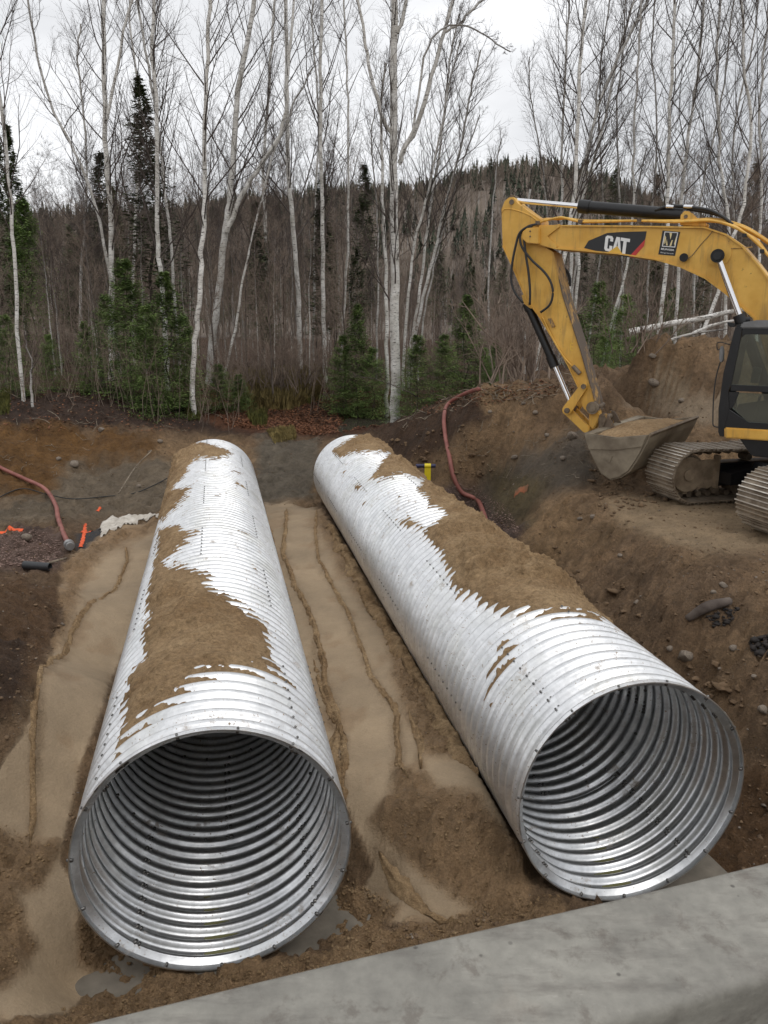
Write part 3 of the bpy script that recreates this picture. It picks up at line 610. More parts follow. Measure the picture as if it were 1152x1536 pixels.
RIGHTS = [f5([(150, 315), (200, 280), (262, 240), (300, 220), (420, 290), (430, 335), (385, 330), (320, 325), (240, 335), (190, 358)]),
          f5([(385, 330), (440, 300), (560, 420), (530, 440), (450, 422), (340, 440), (288, 452), (320, 400)]),
          f5([(500, 470), (530, 440), (560, 400), (700, 500), (1200, 800), (1200, 900)]) + [(935, 930), (905, 930), (865, 923), (805, 920), (791, 914), (749, 918), (717, 909), (706, 896), (685, 898), (676, 890), (672, 860), (655, 830), (634, 805), (618, 790), (600, 745), (590, 730)] + f5([(520, 680), (520, 640), (560, 610), (615, 575), (550, 550), (545, 520)]),
          f5([(418, 600), (480, 590), (540, 620), (520, 650), (440, 630)]), f5([(238, 450), (270, 448), (290, 480), (250, 480)]), f5([(190, 405), (215, 398), (200, 430)]), f5([(280, 515), (300, 530), (290, 548)])]
RIGHTS.append([(752, 960), (775, 968), (760, 985), (735, 1020), (725, 1050), (728, 1010), (745, 975)])
def sand_cover(ip, polys, label, side, th_lim, thick):
    p = PIPES[ip]; dth = .025; ds = PITCH / 12; th = np.arange(R(-112), R(112), dth); s = np.arange(ds, p['Lr'] + .02, ds); TH, SS = np.meshgrid(th, s)
    # hidden flank: read the outline at the last direction the survey can see
    def pos(TH, r): q = p['C'][:2] + SS[..., None] * p['a'] + (r * np.sin(TH))[..., None] * p['b']; return np.concatenate([q, (1.0 + r * np.cos(TH))[..., None]], -1)
    Cl = p['C'][:2]; dlat = -(Cl @ p['b']); hh = H - 1.0; phi0 = math.atan2(dlat, hh); dist = math.hypot(dlat, hh); half = math.acos(1 / dist) - R(4)
    THc = np.clip(TH, phi0 - half, phi0 + half); over = np.abs(TH - THc)
    px, py = proj(pos(THc, 1.0)); q0 = pos(THc, 1.0); dep = q0[..., 1] * cp + (H - q0[..., 2]) * sp; scale = F / dep
    n1_ = fbm(SS * 1.0, TH * 1.0, 2.6, 4, 1, .6); n2_ = fbm(SS, TH, 11, 4, 3, .6); n3_ = fbm(SS, TH, 34, 3, 2, .6)
    D = np.full(TH.shape, -9.)
    for q in polys: D = np.maximum(D, sdf(q, px, py) / scale * (1.0))
    D = D + .05 * n2_ + .035 * n1_ - over * th_lim
    t = np.where(D < .12, -.034 + .42 * D, .0164 + (D - .12) * .22)
    cap = np.maximum(thick + .06 * n1_, .05); t = np.where(t > 0, cap * (1 - np.exp(-np.maximum(t, 0) / np.maximum(cap, .02))), t) + (.012 * n2_ + .012 * n3_) * (t > -.03); floor_ = np.where(D > .10, .012, -9.)
    # windrows across the heap
    if ip == 1: t = t + sstep(.08, .35, D) * (.13 * (1 - np.abs(np.sin(SS * 2.0 + 1.6 * TH + 2.2 * n1_))) - .03 + .06 * n1_ + .03 * n2_)
    else: t = t + sstep(.08, .3, D) * (.13 * fbm(SS * 1.3, TH, 2.2, 4, 6, .55) + .025 * n2_)
    t = np.maximum(t, floor_ + .02 * np.abs(n2_)); tmin = rprof(SS) - RO - .008; keep = t > tmin; t = np.maximum(t, tmin); r = RO + t; V = pos(TH, r).reshape(-1, 3); f = gridfaces(*TH.shape); kf = keep.ravel()[f].any(1); f = f[kf]
    us_, inv = np.unique(f, return_inverse=True); me = np_mesh('sand_heap', V[us_], inv.reshape(f.shape)); o = link('sand_heap', me, M['sand'], None, True)
    return tag(o, label, 'sand', kind='stuff')
sand_cover(0, LEFTS, 'brown sand patches caked on top of the left steel pipe', 0, .12, .13)
sand_cover(1, RIGHTS, 'brown sand heaped in windrows on the right steel pipe', 1, -.05, .18)
# raked windrows in the sand bedding
def windrow(px, wd, ht, seed, label):
    q, _ = spline(np.array([at(a, b, .47) for a, b in px]), np.ones(len(px)), 1); L_ = np.r_[0, np.cumsum(np.linalg.norm(np.diff(q[:, :2], axis=0), axis=1))]; t = np.arange(0, L_[-1], .022)
    x = np.interp(t, L_, q[:, 0]); y = np.interp(t, L_, q[:, 1]); ker = np.ones(15) / 15; x = np.convolve(np.pad(x, 7, 'edge'), ker, 'valid'); y = np.convolve(np.pad(y, 7, 'edge'), ker, 'valid')
    x += .02 * fbm(t, 0 * t, 3, 3, seed); d = np.stack([np.gradient(x), np.gradient(y)], 1); d /= np.linalg.norm(d, axis=1, keepdims=True) + 1e-9; nn = np.stack([-d[:, 1], d[:, 0]], 1)
    u_ = np.linspace(-1, 1, 13); U_, T_ = np.meshgrid(u_, t); ww = wd * (1 + .9 * fbm(T_ + .15 * U_, U_, 3.5, 5, seed + 1, .7)) * np.minimum(1, np.minimum(T_, t[-1] - T_) / .4 + .1) * .9
    XX_ = x[:, None] + nn[:, :1] * U_ * ww; YY_ = y[:, None] + nn[:, 1:] * U_ * ww; h_ = ht * (1 - np.abs(U_) ** 1.6) * (1 + .9 * fbm(XX_, YY_, 9, 3, seed)) + .014 * fbm(XX_, YY_, 38, 3, seed) * (1 - U_ ** 4) - .006 - .02 * (np.abs(U_) > .99)
    me = np_mesh('sand_ridge', np.stack([XX_, YY_, gz(XX_, YY_) + h_], -1), gridfaces(*XX_.shape)); tag(link('sand_ridge', me, M['sand'], None, True), label, kind='stuff')
for i, (q, w, h_) in enumerate([(RIDGES[0], .05, .035), (RIDGES[1], .04, .03), (RIDGES[2], .05, .03), (RIDGES[3], .035, .028), (RIDGES[4], .04, .02), (RIDGES[5], .07, .04),
        ([(262, 790), (245, 850), (222, 930), (195, 1020), (168, 1110)], .09, .04), ([(492, 790), (535, 870), (600, 980), (668, 1100), (720, 1190)], .13, .06), ([(508, 1085), (500, 1130), (508, 1180), (505, 1230)], .07, .035), ([(405, 790), (410, 815), (405, 840)], .04, .02), ([(470, 985), (490, 1060), (505, 1090)], .04, .02)]):
    windrow(q, w, h_, i, 'low ridge of loose sand left by raking in the smooth bedding')
# ================================================================== EXCAVATOR
PIV = np.array([7.783, 13.472, 1.45]); yb = R(-58); HP = np.array([math.sin(yb), math.cos(yb), 0]); LT = np.array([-HP[1], HP[0], 0])
UT = np.array([math.sin(R(165.15)), math.cos(R(165.15)), 0]); HT = np.array([UT[1], -UT[0], 0])
def E3(t, z, o): q = PIV + HP * t + LT * o; return np.array([q[0], q[1], z])
def tz(x, y, off):
    P0 = PIV + LT * off; d = ray(x, y); O = np.array([0, 0, H]); k = ((P0 - O) @ LT) / (d @ LT); p = O + d * k; return float((p - PIV) @ HP), float(p[2])
def Z1(L, off): return [tz(720 + a / 2.6667, 270 + b / 2.6667, off) for a, b in L]
def ZC(L, off): return [tz(1040 + a / 7.3125, 470 + b / 7.3125, off) for a, b in L]
def ZS(L, off): return [tz(820 + a / 8.2286, 560 + b / 8.2286, off) for a, b in L]
ex = empty('excavator', tuple(PIV), 'yellow tracked excavator with a sand filled bucket parked on the right bank', 'excavator')
def part(mb, name, mat, parent=None, bevel=0, smooth=False):
    return mb.build(name, mat, parent or ex, org=PIV, bevel=bevel, smooth=smooth)
def ep(mb, poly, o0, o1): return mb.prism(poly, E3, o0, o1)
def etube(name, pz, off, r, mat, sides=8, sub=5, parent=None):
    offs = np.broadcast_to(np.asarray(off, float), (len(pz),)); pts = [E3(a, b, o) for (a, b), o in zip(pz, offs)]
    return tube_obj(name, pts, r, mat, parent or ex, sides, sub, org=PIV)
# boom
BT = Z1([(235, 180), (330, 180), (600, 182), (900, 187), (985, 215), (1050, 260), (1110, 330), (1152, 385)], .3) + [(.95, 5.02), (.68, 4.4), (.42, 3.6), (.28, 3.1)]
BB = [(.5, 2.75), (.78, 3.3), (1.02, 3.95), (1.2, 4.45)] + Z1([(1090, 552), (985, 460), (900, 396), (800, 350), (700, 320), (550, 298), (370, 282), (300, 277), (232, 262)], .3)
boom = part(ep(MB(), BT + BB, -.3, .3), 'boom', M['yellow'], bevel=.008)
def strip(poly, th, o, sgn):
    q = np.array(poly); d = np.gradient(q, axis=0); n = np.stack([-d[:, 1], d[:, 0]], 1); n /= np.linalg.norm(n, axis=1, keepdims=True); a = q + n * .002 * sgn; b = q + n * th * sgn
    m = MB()
    for i in range(len(q) - 1): m.prism([tuple(a[i]), tuple(a[i + 1]), tuple(b[i + 1]), tuple(b[i])], E3, -o, o)
    return m
part(strip(BT[1:], .028, .335, 1), 'top_flange', M['yellow'], boom); part(strip(BB[:-1], .028, .335, 1), 'bottom_flange', M['yellow'], boom)
ep(MB(), Z1([(170, 205), (185, 192), (230, 188), (240, 190), (240, 252), (230, 256), (185, 250), (165, 232)], .38), -.38, .38)
part(ep(MB(), Z1([(172, 205), (187, 192), (236, 188), (236, 256), (187, 252), (166, 232)], .4), .27, .4), 'boom_tip_lug', M['yellow'], boom, .012)
part(ep(MB(), Z1([(172, 205), (187, 192), (236, 188), (236, 256), (187, 252), (166, 232)], .4), -.4, -.27), 'boom_tip_lug', M['yellow'], boom, .012)
part(ep(MB(), Z1([(236, 190), (320, 176), (318, 188), (270, 225), (310, 265), (300, 277), (236, 258)], .33), .302, .335), 'boom_tip_plate', M['yellow'], boom, .006)
for bx in (196, 197):
    pass
for by in (205, 226):
    a = Z1([(201, by)], .4)[0]; part(MB().cyl(E3(*a, .398), E3(*a, .412), .016, n=8), 'bolt', M['steel_dirty'], boom)
# stick
st = Z1([(85, 118), (98, 84), (115, 70), (133, 68), (150, 92), (200, 130), (243, 158), (250, 262), (290, 286), (330, 465), (400, 680), (457, 880), (462, 925), (440, 940), (415, 915), (397, 880), (392, 830), (350, 740), (240, 552), (185, 480), (130, 350), (90, 265)], .22)
stick = part(ep(MB(), st, -.22, .22), 'stick', M['yellow'], bevel=.008)
fa = Z1([(291, 290), (331, 465), (401, 680), (458, 882), (463, 925)], .22)
m = MB(); q = np.array(fa); d = np.gradient(q, axis=0); n = np.stack([d[:, 1], -d[:, 0]], 1); n /= np.linalg.norm(n, axis=1, keepdims=True); n *= np.sign(n[:, :1]) * -1
for i in range(len(q) - 1):
    a, b = q[i], q[i + 1]; m.prism([tuple(a + n[i] * .003), tuple(b + n[i + 1] * .003), tuple(b + n[i + 1] * .022), tuple(a + n[i] * .022)], E3, -.25, .25)
part(m, 'stick_wear_plate', M['worn'], stick)
etube('weld_seam', Z1([(88, 130), (100, 116), (140, 120), (200, 142), (238, 172)], .222), .222, .012, M['yellow'], parent=stick)
le = strip(Z1([(90, 265), (130, 350), (185, 480), (240, 552), (350, 740), (392, 830)], .22), .02, .25, -1); part(le, 'stick_edge_plate', M['yellow'], stick)
a = Z1([(126, 88)], .24)[0]; part(MB().cyl(E3(*a, -.27), E3(*a, .245), .05, n=14), 'pin', M['steel_dirty'], stick, smooth=True)
for zx, zy in ((150, 70), (185, 100)): pass
# stick cylinder
c = lambda zx, zy, o=0.: E3(*Z1([(zx, zy)], o)[0], o)
sc = part(MB().cyl(c(400, 105), c(805, 140), .112, n=22).cyl(c(398, 105), c(440, 109), .128, n=22).cyl(c(780, 138), c(812, 141), .122, n=20), 'stick_cylinder', M['black'], smooth=True)
part(MB().cyl(c(140, 82), c(402, 105.3), .05, n=18), 'cylinder_rod', M['chrome'], sc, smooth=True)
part(MB().cyl(c(142, 82, -.09) + 0, c(142, 82, -.09) + LT * .18, .085, n=16), 'rod_eye', M['steel_dirty'], sc, smooth=True)
part(ep(MB(), Z1([(800, 180), (803, 140), (818, 124), (838, 126), (862, 150), (905, 172), (905, 184)], .14), .1, .15), 'cylinder_lug', M['yellow'], boom, .005)
part(ep(MB(), Z1([(800, 180), (803, 140), (818, 124), (838, 126), (862, 150), (905, 172), (905, 184)], .14), -.15, -.1), 'cylinder_lug', M['yellow'], boom, .005)
part(MB().cyl(c(823, 146, -.17), c(823, 146, .17), .035, n=12), 'pin', M['steel_dirty'], boom, smooth=True)
# bucket cylinder and linkage
bc = part(MB().cyl(c(192, 500), c(296, 735), .085, n=20).cyl(c(283, 705), c(300, 748), .105, n=20).cyl(c(188, 494), c(200, 520), .098, n=20), 'bucket_cylinder', M['black'], smooth=True)
part(MB().cyl(c(298, 742), c(362, 892), .05, n=18), 'cylinder_rod', M['chrome'], bc, smooth=True)
part(MB().cyl(c(186, 486, -.13), c(186, 486, .13), .06, n=14), 'pin', M['steel_dirty'], bc, smooth=True)
for o0 in (-.16, .12): part(ep(MB(), Z1([(168, 462), (185, 452), (215, 500), (205, 515), (190, 505), (178, 495)], .14), o0, o0 + .04), 'cylinder_lug', M['yellow'], stick)
def link_poly(p0, p1, r0, r1, off):
    a, b = Z1([p0], off)[0], Z1([p1], off)[0]; an = math.atan2(b[1] - a[1], b[0] - a[0])
    return [(a[0] + r0 * math.cos(an + R(90 + k * 22.5)), a[1] + r0 * math.sin(an + R(90 + k * 22.5))) for k in range(9)] + [(b[0] + r1 * math.cos(an - R(90) + R(k * 22.5)), b[1] + r1 * math.sin(an - R(90) + R(k * 22.5))) for k in range(9)]
for o0 in (.25, -.29): part(ep(MB(), link_poly((415, 826), (349, 920), .075, .1, .27), o0, o0 + .045), 'side_link', M['yellow'], bevel=.006)
part(MB().cyl(c(415, 826, .3) - LT * .62, c(415, 826, .3) + LT * .03, .05, n=14), 'link_pin', M['steel_dirty'], smooth=True)
part(MB().cyl(c(349, 922, .3) - LT * .64, c(349, 922, .3) + LT * .04, .055, n=14), 'link_pin', M['steel_dirty'], smooth=True)
for o0 in (.1, -.2): part(ep(MB(), link_poly((352, 925), (424, 995), .085, .08, .15), o0, o0 + .09), 'power_link', M['yellow'], bevel=.01)
part(MB().cyl(c(449, 912, .3) - LT * .64, c(449, 912, .3) + LT * .02, .075, n=18).cyl(c(449, 912, .3) - LT * .03, c(449, 912, .3) + LT * .0, .125, n=20), 'pivot_boss', M['steel_dirty'], smooth=True)
part(ep(MB(), Z1([(436, 900), (470, 905), (478, 955), (455, 1000), (436, 985)], .1), -.12, .12), 'coupler_block', M['yellow'], bevel=.02)
# bucket
BUO = 0.; Wb = .9
Z3 = lambda L, off: [tz(820 + a / 3.47, 540 + b / 3.47, off) for a, b in L]
side = Z3([(202, 378), (370, 402), (532, 388), (515, 432), (492, 475), (462, 525), (428, 575), (385, 605), (335, 618), (290, 588), (262, 540), (235, 480), (212, 425)], Wb)
_p = E3(*side[2], Wb); _r = ray(1045, 625); _s = [k for k in np.linspace(13, 20, 1400) if np.linalg.norm(np.array([0, 0, H]) + _r * k - _p) < 2.05]; VB = np.array([0, 0, H]) + _r * (_s[-1] if _s else 15.) - _p
(lambda *a: None)('', VB, _p, [tuple(np.round(q, 2)) for q in side]); tb, zb_ = side[0]; tl, zl = side[2]
shell = [side[2]] + side[3:] + [side[0]]
def B3(t, z, o): return E3(t, z, Wb) + VB * (Wb - o) / (2 * Wb)
def bp(mb, poly, o0, o1): return mb.prism(poly, B3, o0, o1)
bk = empty('bucket', (0, 0, 0)); bk.parent = ex
def shellmesh(L, th, w):
    q = np.array(L); d = np.gradient(q, axis=0); n = np.stack([-d[:, 1], d[:, 0]], 1); n /= np.linalg.norm(n, axis=1, keepdims=True); m = MB(); b = q - n * th
    for i in range(len(q) - 1): m.prism([tuple(q[i]), tuple(q[i + 1]), tuple(b[i + 1]), tuple(b[i])], B3, -w + BUO, w + BUO)
    return m
part(shellmesh(shell, .03, Wb - .002), 'bucket_shell', M['bucket'], bk)
for o0 in (Wb, -Wb - .035):
    part(bp(MB(), side, o0 + BUO, o0 + .035 + BUO), 'bucket_side', M['bucket'], bk, .006)
    g_ = o0 + (.037 if o0 > 0 else -.02); part(bp(MB(), Z3([(206, 384), (370, 408), (526, 393), (505, 448), (370, 465), (228, 462)], Wb), g_ + BUO, g_ + .02 + BUO), 'bucket_side_cutter', M['bucket'], bk, .004)
part(bp(MB(), [(tl - .05, zl), (tl - .02, zl + .035), (tl + .13, zl - .21), (tl + .10, zl - .24)], -Wb + BUO, Wb + BUO), 'bucket_lip', M['steel_dirty'], bk, .004)
part(bp(MB(), [(tb + .03, zb_ - .01), (tb - .16, zb_ - .01), (tb - .16, zb_ - .07), (tb - .02, zb_ - .09)], -Wb + BUO, Wb + BUO), 'bucket_top_rail', M['bucket'], bk, .01)
for k in range(3): qa, qb = side[4 + k], side[5 + k]; part(bp(MB(), [(qa[0] * .9 + qb[0] * .1, qa[1] * .9 + qb[1] * .1), (qa[0] * .5 + qb[0] * .5, qa[1] * .5 + qb[1] * .5), (qa[0] * .5 + qb[0] * .5 - .02, qa[1] * .5 + qb[1] * .5 - .02), (qa[0] * .9 + qb[0] * .1 - .02, qa[1] * .9 + qb[1] * .1 - .02)], -Wb + .02 + BUO, Wb - .02 + BUO), 'wear_strip', M['steel_dirty'], bk)
part(bp(MB(), Z3([(330, 483), (350, 497), (335, 530), (308, 512)], Wb), Wb + .036 + BUO, Wb + .05 + BUO), 'side_badge', M['bucket'], bk)
for o0 in (.18, -.32): part(ep(MB(), ZS([(650, 700), (640, 560), (655, 510), (700, 485), (750, 500), (780, 545), (845, 660), (830, 690)], .2), o0, o0 + .05), 'bucket_ear', M['worn'], bk, .008)
a = ZS([(700, 555)], .2)[0]; part(MB().cyl(E3(*a, -.33), E3(*a, .24), .06, n=16), 'bucket_pin', M['steel_dirty'], bk, smooth=True)
part(ep(MB(), ZS([(660, 560), (720, 540), (735, 570), (690, 690), (640, 690)], .26), .235, .27), 'locking_lever', M['steel_dirty'], bk, .01)
part(MB().cyl(E3(tb, zb_ - .12, .2), E3(tb, zb_ - .12, .5), .09, n=14), 'hinge_boss', M['steel_dirty'], bk, smooth=True)
gt = np.linspace(tl + .03, tb - .05, 26); go = np.linspace(-Wb + .01, Wb - .01, 40); GT, GO = np.meshgrid(gt, go)
bz = min(zb_, zl) - .08 + .17 * np.sin(np.clip((GT - tl) / (tb - tl), 0, 1) * math.pi) * np.cos(GO / Wb * 1.3) + .05 * fbm(GT, GO, 3, 4, 2)
bz += np.clip(1 - (GT - tl) / .25, 0, 1) * .06
v = np.array([[B3(a, b, c_) for a, b, c_ in zip(r1, r2, r3)] for r1, r2, r3 in zip(GT, bz, GO)])
sf = link('bucket_sand', np_mesh('bucket_sand', v, gridfaces(*GT.shape)), M['sand'], None, True); tag(sf, 'load of brown sand inside the bucket of the excavator', 'sand', kind='stuff')
# hoses, tubes
HB = [[(232, 178), (200, 186), (166, 212), (150, 260), (136, 330), (131, 400), (146, 450), (178, 492)], [(210, 190), (182, 218), (188, 290), (200, 370), (206, 440), (205, 500)], [(215, 184), (172, 205), (170, 260), (210, 318), (262, 368), (289, 410), (297, 455), (284, 500), (248, 530)]]
for i, L in enumerate(HB): etube('hydraulic_hose', Z1(L, .28), [.34] * 2 + [.36] * (len(L) - 2), .024, M['rubber'])
etube('hydraulic_hose', Z1([(335, 350), (352, 372), (360, 400), (358, 425)], -.28), -.28, .03, M['rubber'])
for k, o in enumerate((.24, .17, .1)):
    dz = 3 * k
    etube('hydraulic_pipe', Z1([(232, 172 - dz), (262, 162 - dz), (318, 150 + dz), (345, 153), (420, 168 - dz), (620, 163), (780, 168 - dz), (900, 163 - dz), (955, 168), (1010, 186 - dz), (1060, 212), (1110, 255 - 2 * dz), (1160, 310)], o), o, .022, M['yellow'])
for o, dy in ((.05, 0), (-.03, -6), (-.12, 4)):
    etube('hydraulic_pipe', Z1([(900, 160 + dy), (960, 165 + dy), (1040, 185 + dy), (1100, 215 + dy), (1170, 262 + dy)], o), o, .022, M['yellow'])
for zx, zy in ((405, 166), (640, 163), (1060, 222), (235, 172), (1130, 285)): part(ep(MB(), Z1([(zx - 9, zy - 7), (zx + 9, zy - 7), (zx + 9, zy + 9), (zx - 9, zy + 9)], .2), .05, .27), 'pipe_clamp', M['black'] if zx > 700 else M['steel_dirty'], bevel=.006)
for o, d_ in ((.1, 0), (.0, 9)):
    etube('hydraulic_hose', Z1([(700, 122 + d_), (740, 108), (790, 104), (850, 110 + d_), (920, 122 + d_), (975, 150), (1010, 178)], o), o, .028, M['rubber'])
for xa, xb in ((745, 775), (815, 850)): part(MB().cyl(c(xa, 106, .1), c(xb, 107, .1), .034, n=10), 'hose_fitting', M['chrome'], smooth=True)
etube('grease_pipe', Z1([(250, 545), (285, 622), (330, 700), (372, 748)], .24), .245, .018, M['yellow'])
part(MB().cyl(c(372, 745, .25), c(400, 775, .25), .045, n=10), 'pipe_fitting', M['steel_dirty'], smooth=True)
part(ep(MB(), Z1([(272, 555), (285, 552), (300, 585), (290, 590)], .25), .221, .27), 'hose_bracket', M['worn'], stick)
# boom cylinder
part(MB().cyl(c(955, 296, .3), c(955, 296, .3) + LT * .02, .21, n=28), 'pin_collar', M['yellow'], boom, smooth=True)
bcy = part(MB().cyl(c(950, 303, .36), c(950, 303, .56), .115, n=20).cyl(c(950, 303, .56), c(950, 303, .56) + LT * .03, .07, n=14), 'boom_cylinder', M['black'], smooth=True)
part(MB().cyl(c(950, 303, .46), c(1042, 552, .46), .055, n=18), 'cylinder_rod', M['chrome'], bcy, smooth=True)
e0, e1 = c(1042, 552, .46), c(950, 303, .46); dr = (e0 - e1) / np.linalg.norm(e0 - e1)
part(MB().cyl(e0 - dr * .02, e0 + dr * 1.7, .095, n=18).cyl(e0 - dr * .06, e0 + dr * .08, .11, n=18), 'cylinder_barrel', M['black'], bcy, smooth=True)
part(MB().cyl(c(815, 310, .31), c(815, 310, .42), .06, .075, n=14).cyl(c(822, 318, .3), c(822, 318, .34), .03, n=8), 'work_lamp', M['black'], boom, smooth=True)
etube('lamp_cable', Z1([(826, 318), (850, 300), (880, 262), (905, 235), (935, 200)], .31), .312, .006, M['steel_dirty'], sides=5, parent=boom)
etube('sensor_cable', Z1([(975, 285), (1000, 275), (1050, 272), (1090, 268)], .31), .312, .007, M['worn'], sides=5, parent=boom)
# decals on the boom
def decal(name, polys, mat, o0, o1, parent): 
    m = MB()
    for q in polys: ep(m, q, o0, o1)
    return part(m, name, mat, parent)
dk = decal('logo_panel', [Z1([(416, 272), (434, 243), (508, 212), (560, 208), (667, 205), (656, 262), (598, 310), (500, 292)], .305)], M['decal_black'], .3015, .3035, boom)
decal('red_corner', [Z1([(596, 307), (614, 311), (656, 264), (661, 237)], .306)], M['decal_red'], .3037, .305, dk)
Z2 = lambda L, off: [tz(860 + a / 3.945, 280 + b / 3.945, off) for a, b in L]
def quadmap(u_, v_): # letter space -> zoomed photo
    TL, TR, BR, BL = np.array([(192, 287), (336, 309), (324, 407), (181, 377)]); a = TL * (1 - u_) + TR * u_; b = BL * (1 - u_) + BR * u_; return tuple(a * (1 - v_) + b * v_)
LC = [[(0, .12), (.06, 0), (.26, 0), (.32, .12), (.32, .34), (.2, .34), (.2, .17), (.12, .17), (.12, .83), (.2, .83), (.2, .62), (.32, .62), (.32, .88), (.26, 1), (.06, 1), (0, .88)]]
LA = [[(.44, 0), (.58, 0), (.70, 1), (.57, 1), (.51, .25), (.45, 1), (.32, 1)], [(.42, .58), (.60, .58), (.61, .74), (.41, .74)]]
LTt = [[(.62, 0), (1, 0), (1, .2), (.875, .2), (.875, 1), (.745, 1), (.745, .2), (.62, .2)]]
for nm, LL, oo in (('letter_c', LC, 0), ('letter_a', LA, 0), ('letter_t', LTt, .0004)):
    decal(nm, [Z2([quadmap(a, b) for a, b in L], .307) for L in LL[:1]], M['decal_white'], .3037 + oo, .3052 + oo, dk)
decal('letter_bar', [Z2([quadmap(a, b) for a, b in LA[1]], .307)], M['decal_white'], .3054, .3058, dk)
decal('logo_triangle', [Z2([(205, 388), (260, 351), (293, 402)], .307)], M['decal_yellow'], .3062, .3075, dk)
ZM = lambda L, off=.305: [tz(960 + a / 11.52, 330 + b / 11.52, off) for a, b in L]
mk = decal('contractor_sticker', [ZM([(390, 180), (695, 205), (605, 620), (315, 595)])], M['decal_black'], .3015, .3035, boom)
fo = [(425, 198), (660, 214), (607, 475), (378, 458)]; fi = [(437, 212), (644, 226), (596, 461), (394, 446)]
decal('sticker_frame', [ZM([fo[i], fo[(i + 1) % 4], fi[(i + 1) % 4], fi[i]]) for i in range(4)], M['decal_white'], .3037, .305, mk)
decal('sticker_letter', [ZM(L) for L in ([(510, 222), (556, 225), (526, 338)], [(462, 325), (478, 440), (450, 438)], [(566, 345), (540, 448), (508, 446), (548, 350)], [(432, 262), (446, 290), (424, 372), (400, 436)], [(628, 280), (632, 300), (600, 440), (588, 410)], [(440, 300), (452, 300), (438, 400), (420, 415)])], M['decal_cream'], .3037, .305, mk)
def text_part(s, name, quad, mat, o, parent, bold=.02):
    cu = bpy.data.curves.new(name, 'FONT'); cu.body = s; cu.offset = bold; cu.resolution_u = 2; to = bpy.data.objects.new(name, cu); C.objects.link(to); bpy.context.view_layer.update()
    me = bpy.data.meshes.new_from_object(to); bpy.data.objects.remove(to); n = len(me.vertices); v = np.empty(n * 3); me.vertices.foreach_get('co', v); v = v.reshape(-1, 3)
    lo, hi = v.min(0), v.max(0); uu = (v[:, 0] - lo[0]) / (hi[0] - lo[0]); vv = (v[:, 1] - lo[1]) / (hi[1] - lo[1]); TL, TR, BR, BL = map(np.array, quad); out = []
    for a, b in zip(uu, vv): q = (BL * (1 - a) + BR * a) * (1 - b) + (TL * (1 - a) + TR * a) * b; t_, z_ = ZM([tuple(q)])[0]; out.append(E3(t_, z_, o) - PIV)
    me.vertices.foreach_set('co', np.array(out, np.float32).ravel()); me.update(); return link(name, me, mat, parent)
text_part('MUNGER', 'sticker_text', [(370, 480), (595, 508), (590, 535), (362, 515)], M['decal_white'], .3045, mk)
text_part('Mungerinc.com', 'sticker_text', [(358, 550), (582, 572), (576, 598), (350, 575)], M['decal_white'], .3045, mk, 0)
decal('paint_mark', [Z1(L, .225) for L in ([(360, 650), (373, 652), (373, 656), (360, 654)], [(360, 650), (364, 650), (364, 682), (360, 680)], [(364, 664), (373, 666), (373, 670), (364, 668)], [(364, 678), (374, 680), (374, 684), (364, 682)])], M['decal_yellow'], .2215, .223, stick)
# ---- cab
cab = empty('cab', (0, 0, 0)); cab.parent = ex
def cpart(poly, o0, o1, name, mat, bevel=.006): return part(ep(MB(), poly, o0, o1), name, mat, cab, bevel)
TR_ = -.38; ON, OF = 1.45, .56
pil = ZC([(462, 150), (440, 220), (330, 650), (275, 1050), (272, 1300), (290, 1350), (338, 1352), (345, 1245), (395, 1060), (385, 850), (415, 785), (520, 280), (535, 160)], ON)
cpart(pil, ON - .07, ON, 'front_pillar', M['black'])
zt, zt2 = ZC([(700, 170)], ON)[0][1], ZC([(700, 232)], ON)[0][1]; tf = ZC([(540, 160)], ON)[0][0]; tg = ZC([(532, 260)], ON)[0][0]
cpart([(tf, zt + .0), (TR_, zt), (TR_, zt2), (tg - .04, zt2), (tg, zt2 - .05)], ON - .06, ON - .002, 'top_rail', M['black'])
zm0, zm1 = ZC([(700, 795)], ON)[0][1], ZC([(700, 862)], ON)[0][1]; tm = ZC([(412, 800)], ON)[0][0]
cpart([(tm, zm0), (TR_, zm0), (TR_, zm1), (tm, zm1)], ON - .055, ON + .004, 'mid_rail', M['black'])
lo_ = ZC([(395, 1060), (600, 1195), (600, 1250), (342, 1250)], ON); cpart([lo_[0], lo_[1], (TR_, lo_[1][1]), (TR_, lo_[3][1]), lo_[3]], ON - .06, ON - .003, 'door_sill', M['black'])
fr_ = ZC([(392, 865), (500, 858), (432, 1040), (600, 1190), (395, 1055)], ON); cpart(ZC([(388, 862), (505, 862), (432, 1035), (395, 1050)], ON), ON - .05, ON - .006, 'door_frame', M['black'])
cpart([(TR_, zt), (TR_, 3.02), (TR_ + .14, 3.02), (TR_ + .14, zt)], ON - .07, ON + .002, 'rear_pillar', M['black'])
cpart([(.42, zt2), (.42, zm0), (.36, zm0), (.36, zt2)], ON - .04, ON - .01, 'window_bar', M['black'])
g1 = [(tg + .0, zt2 + .02), (TR_ + .1, zt2 + .02), (TR_ + .1, zm0 - .02), (tm + .02, zm0 - .02)]; cpart(g1, ON - .035, ON - .029, 'side_window', M['glass'], 0)
g2 = ZC([(480, 870), (425, 1040), (600, 1200)], ON); cpart([g2[0], (TR_ + .1, g2[0][1]), (TR_ + .1, g2[2][1]), g2[2], g2[1]], ON - .035, ON - .029, 'door_window', M['glass'], 0)
fz = [(tz_[0], tz_[1]) for tz_ in (pil[0], pil[1], pil[2], pil[3], pil[4])]
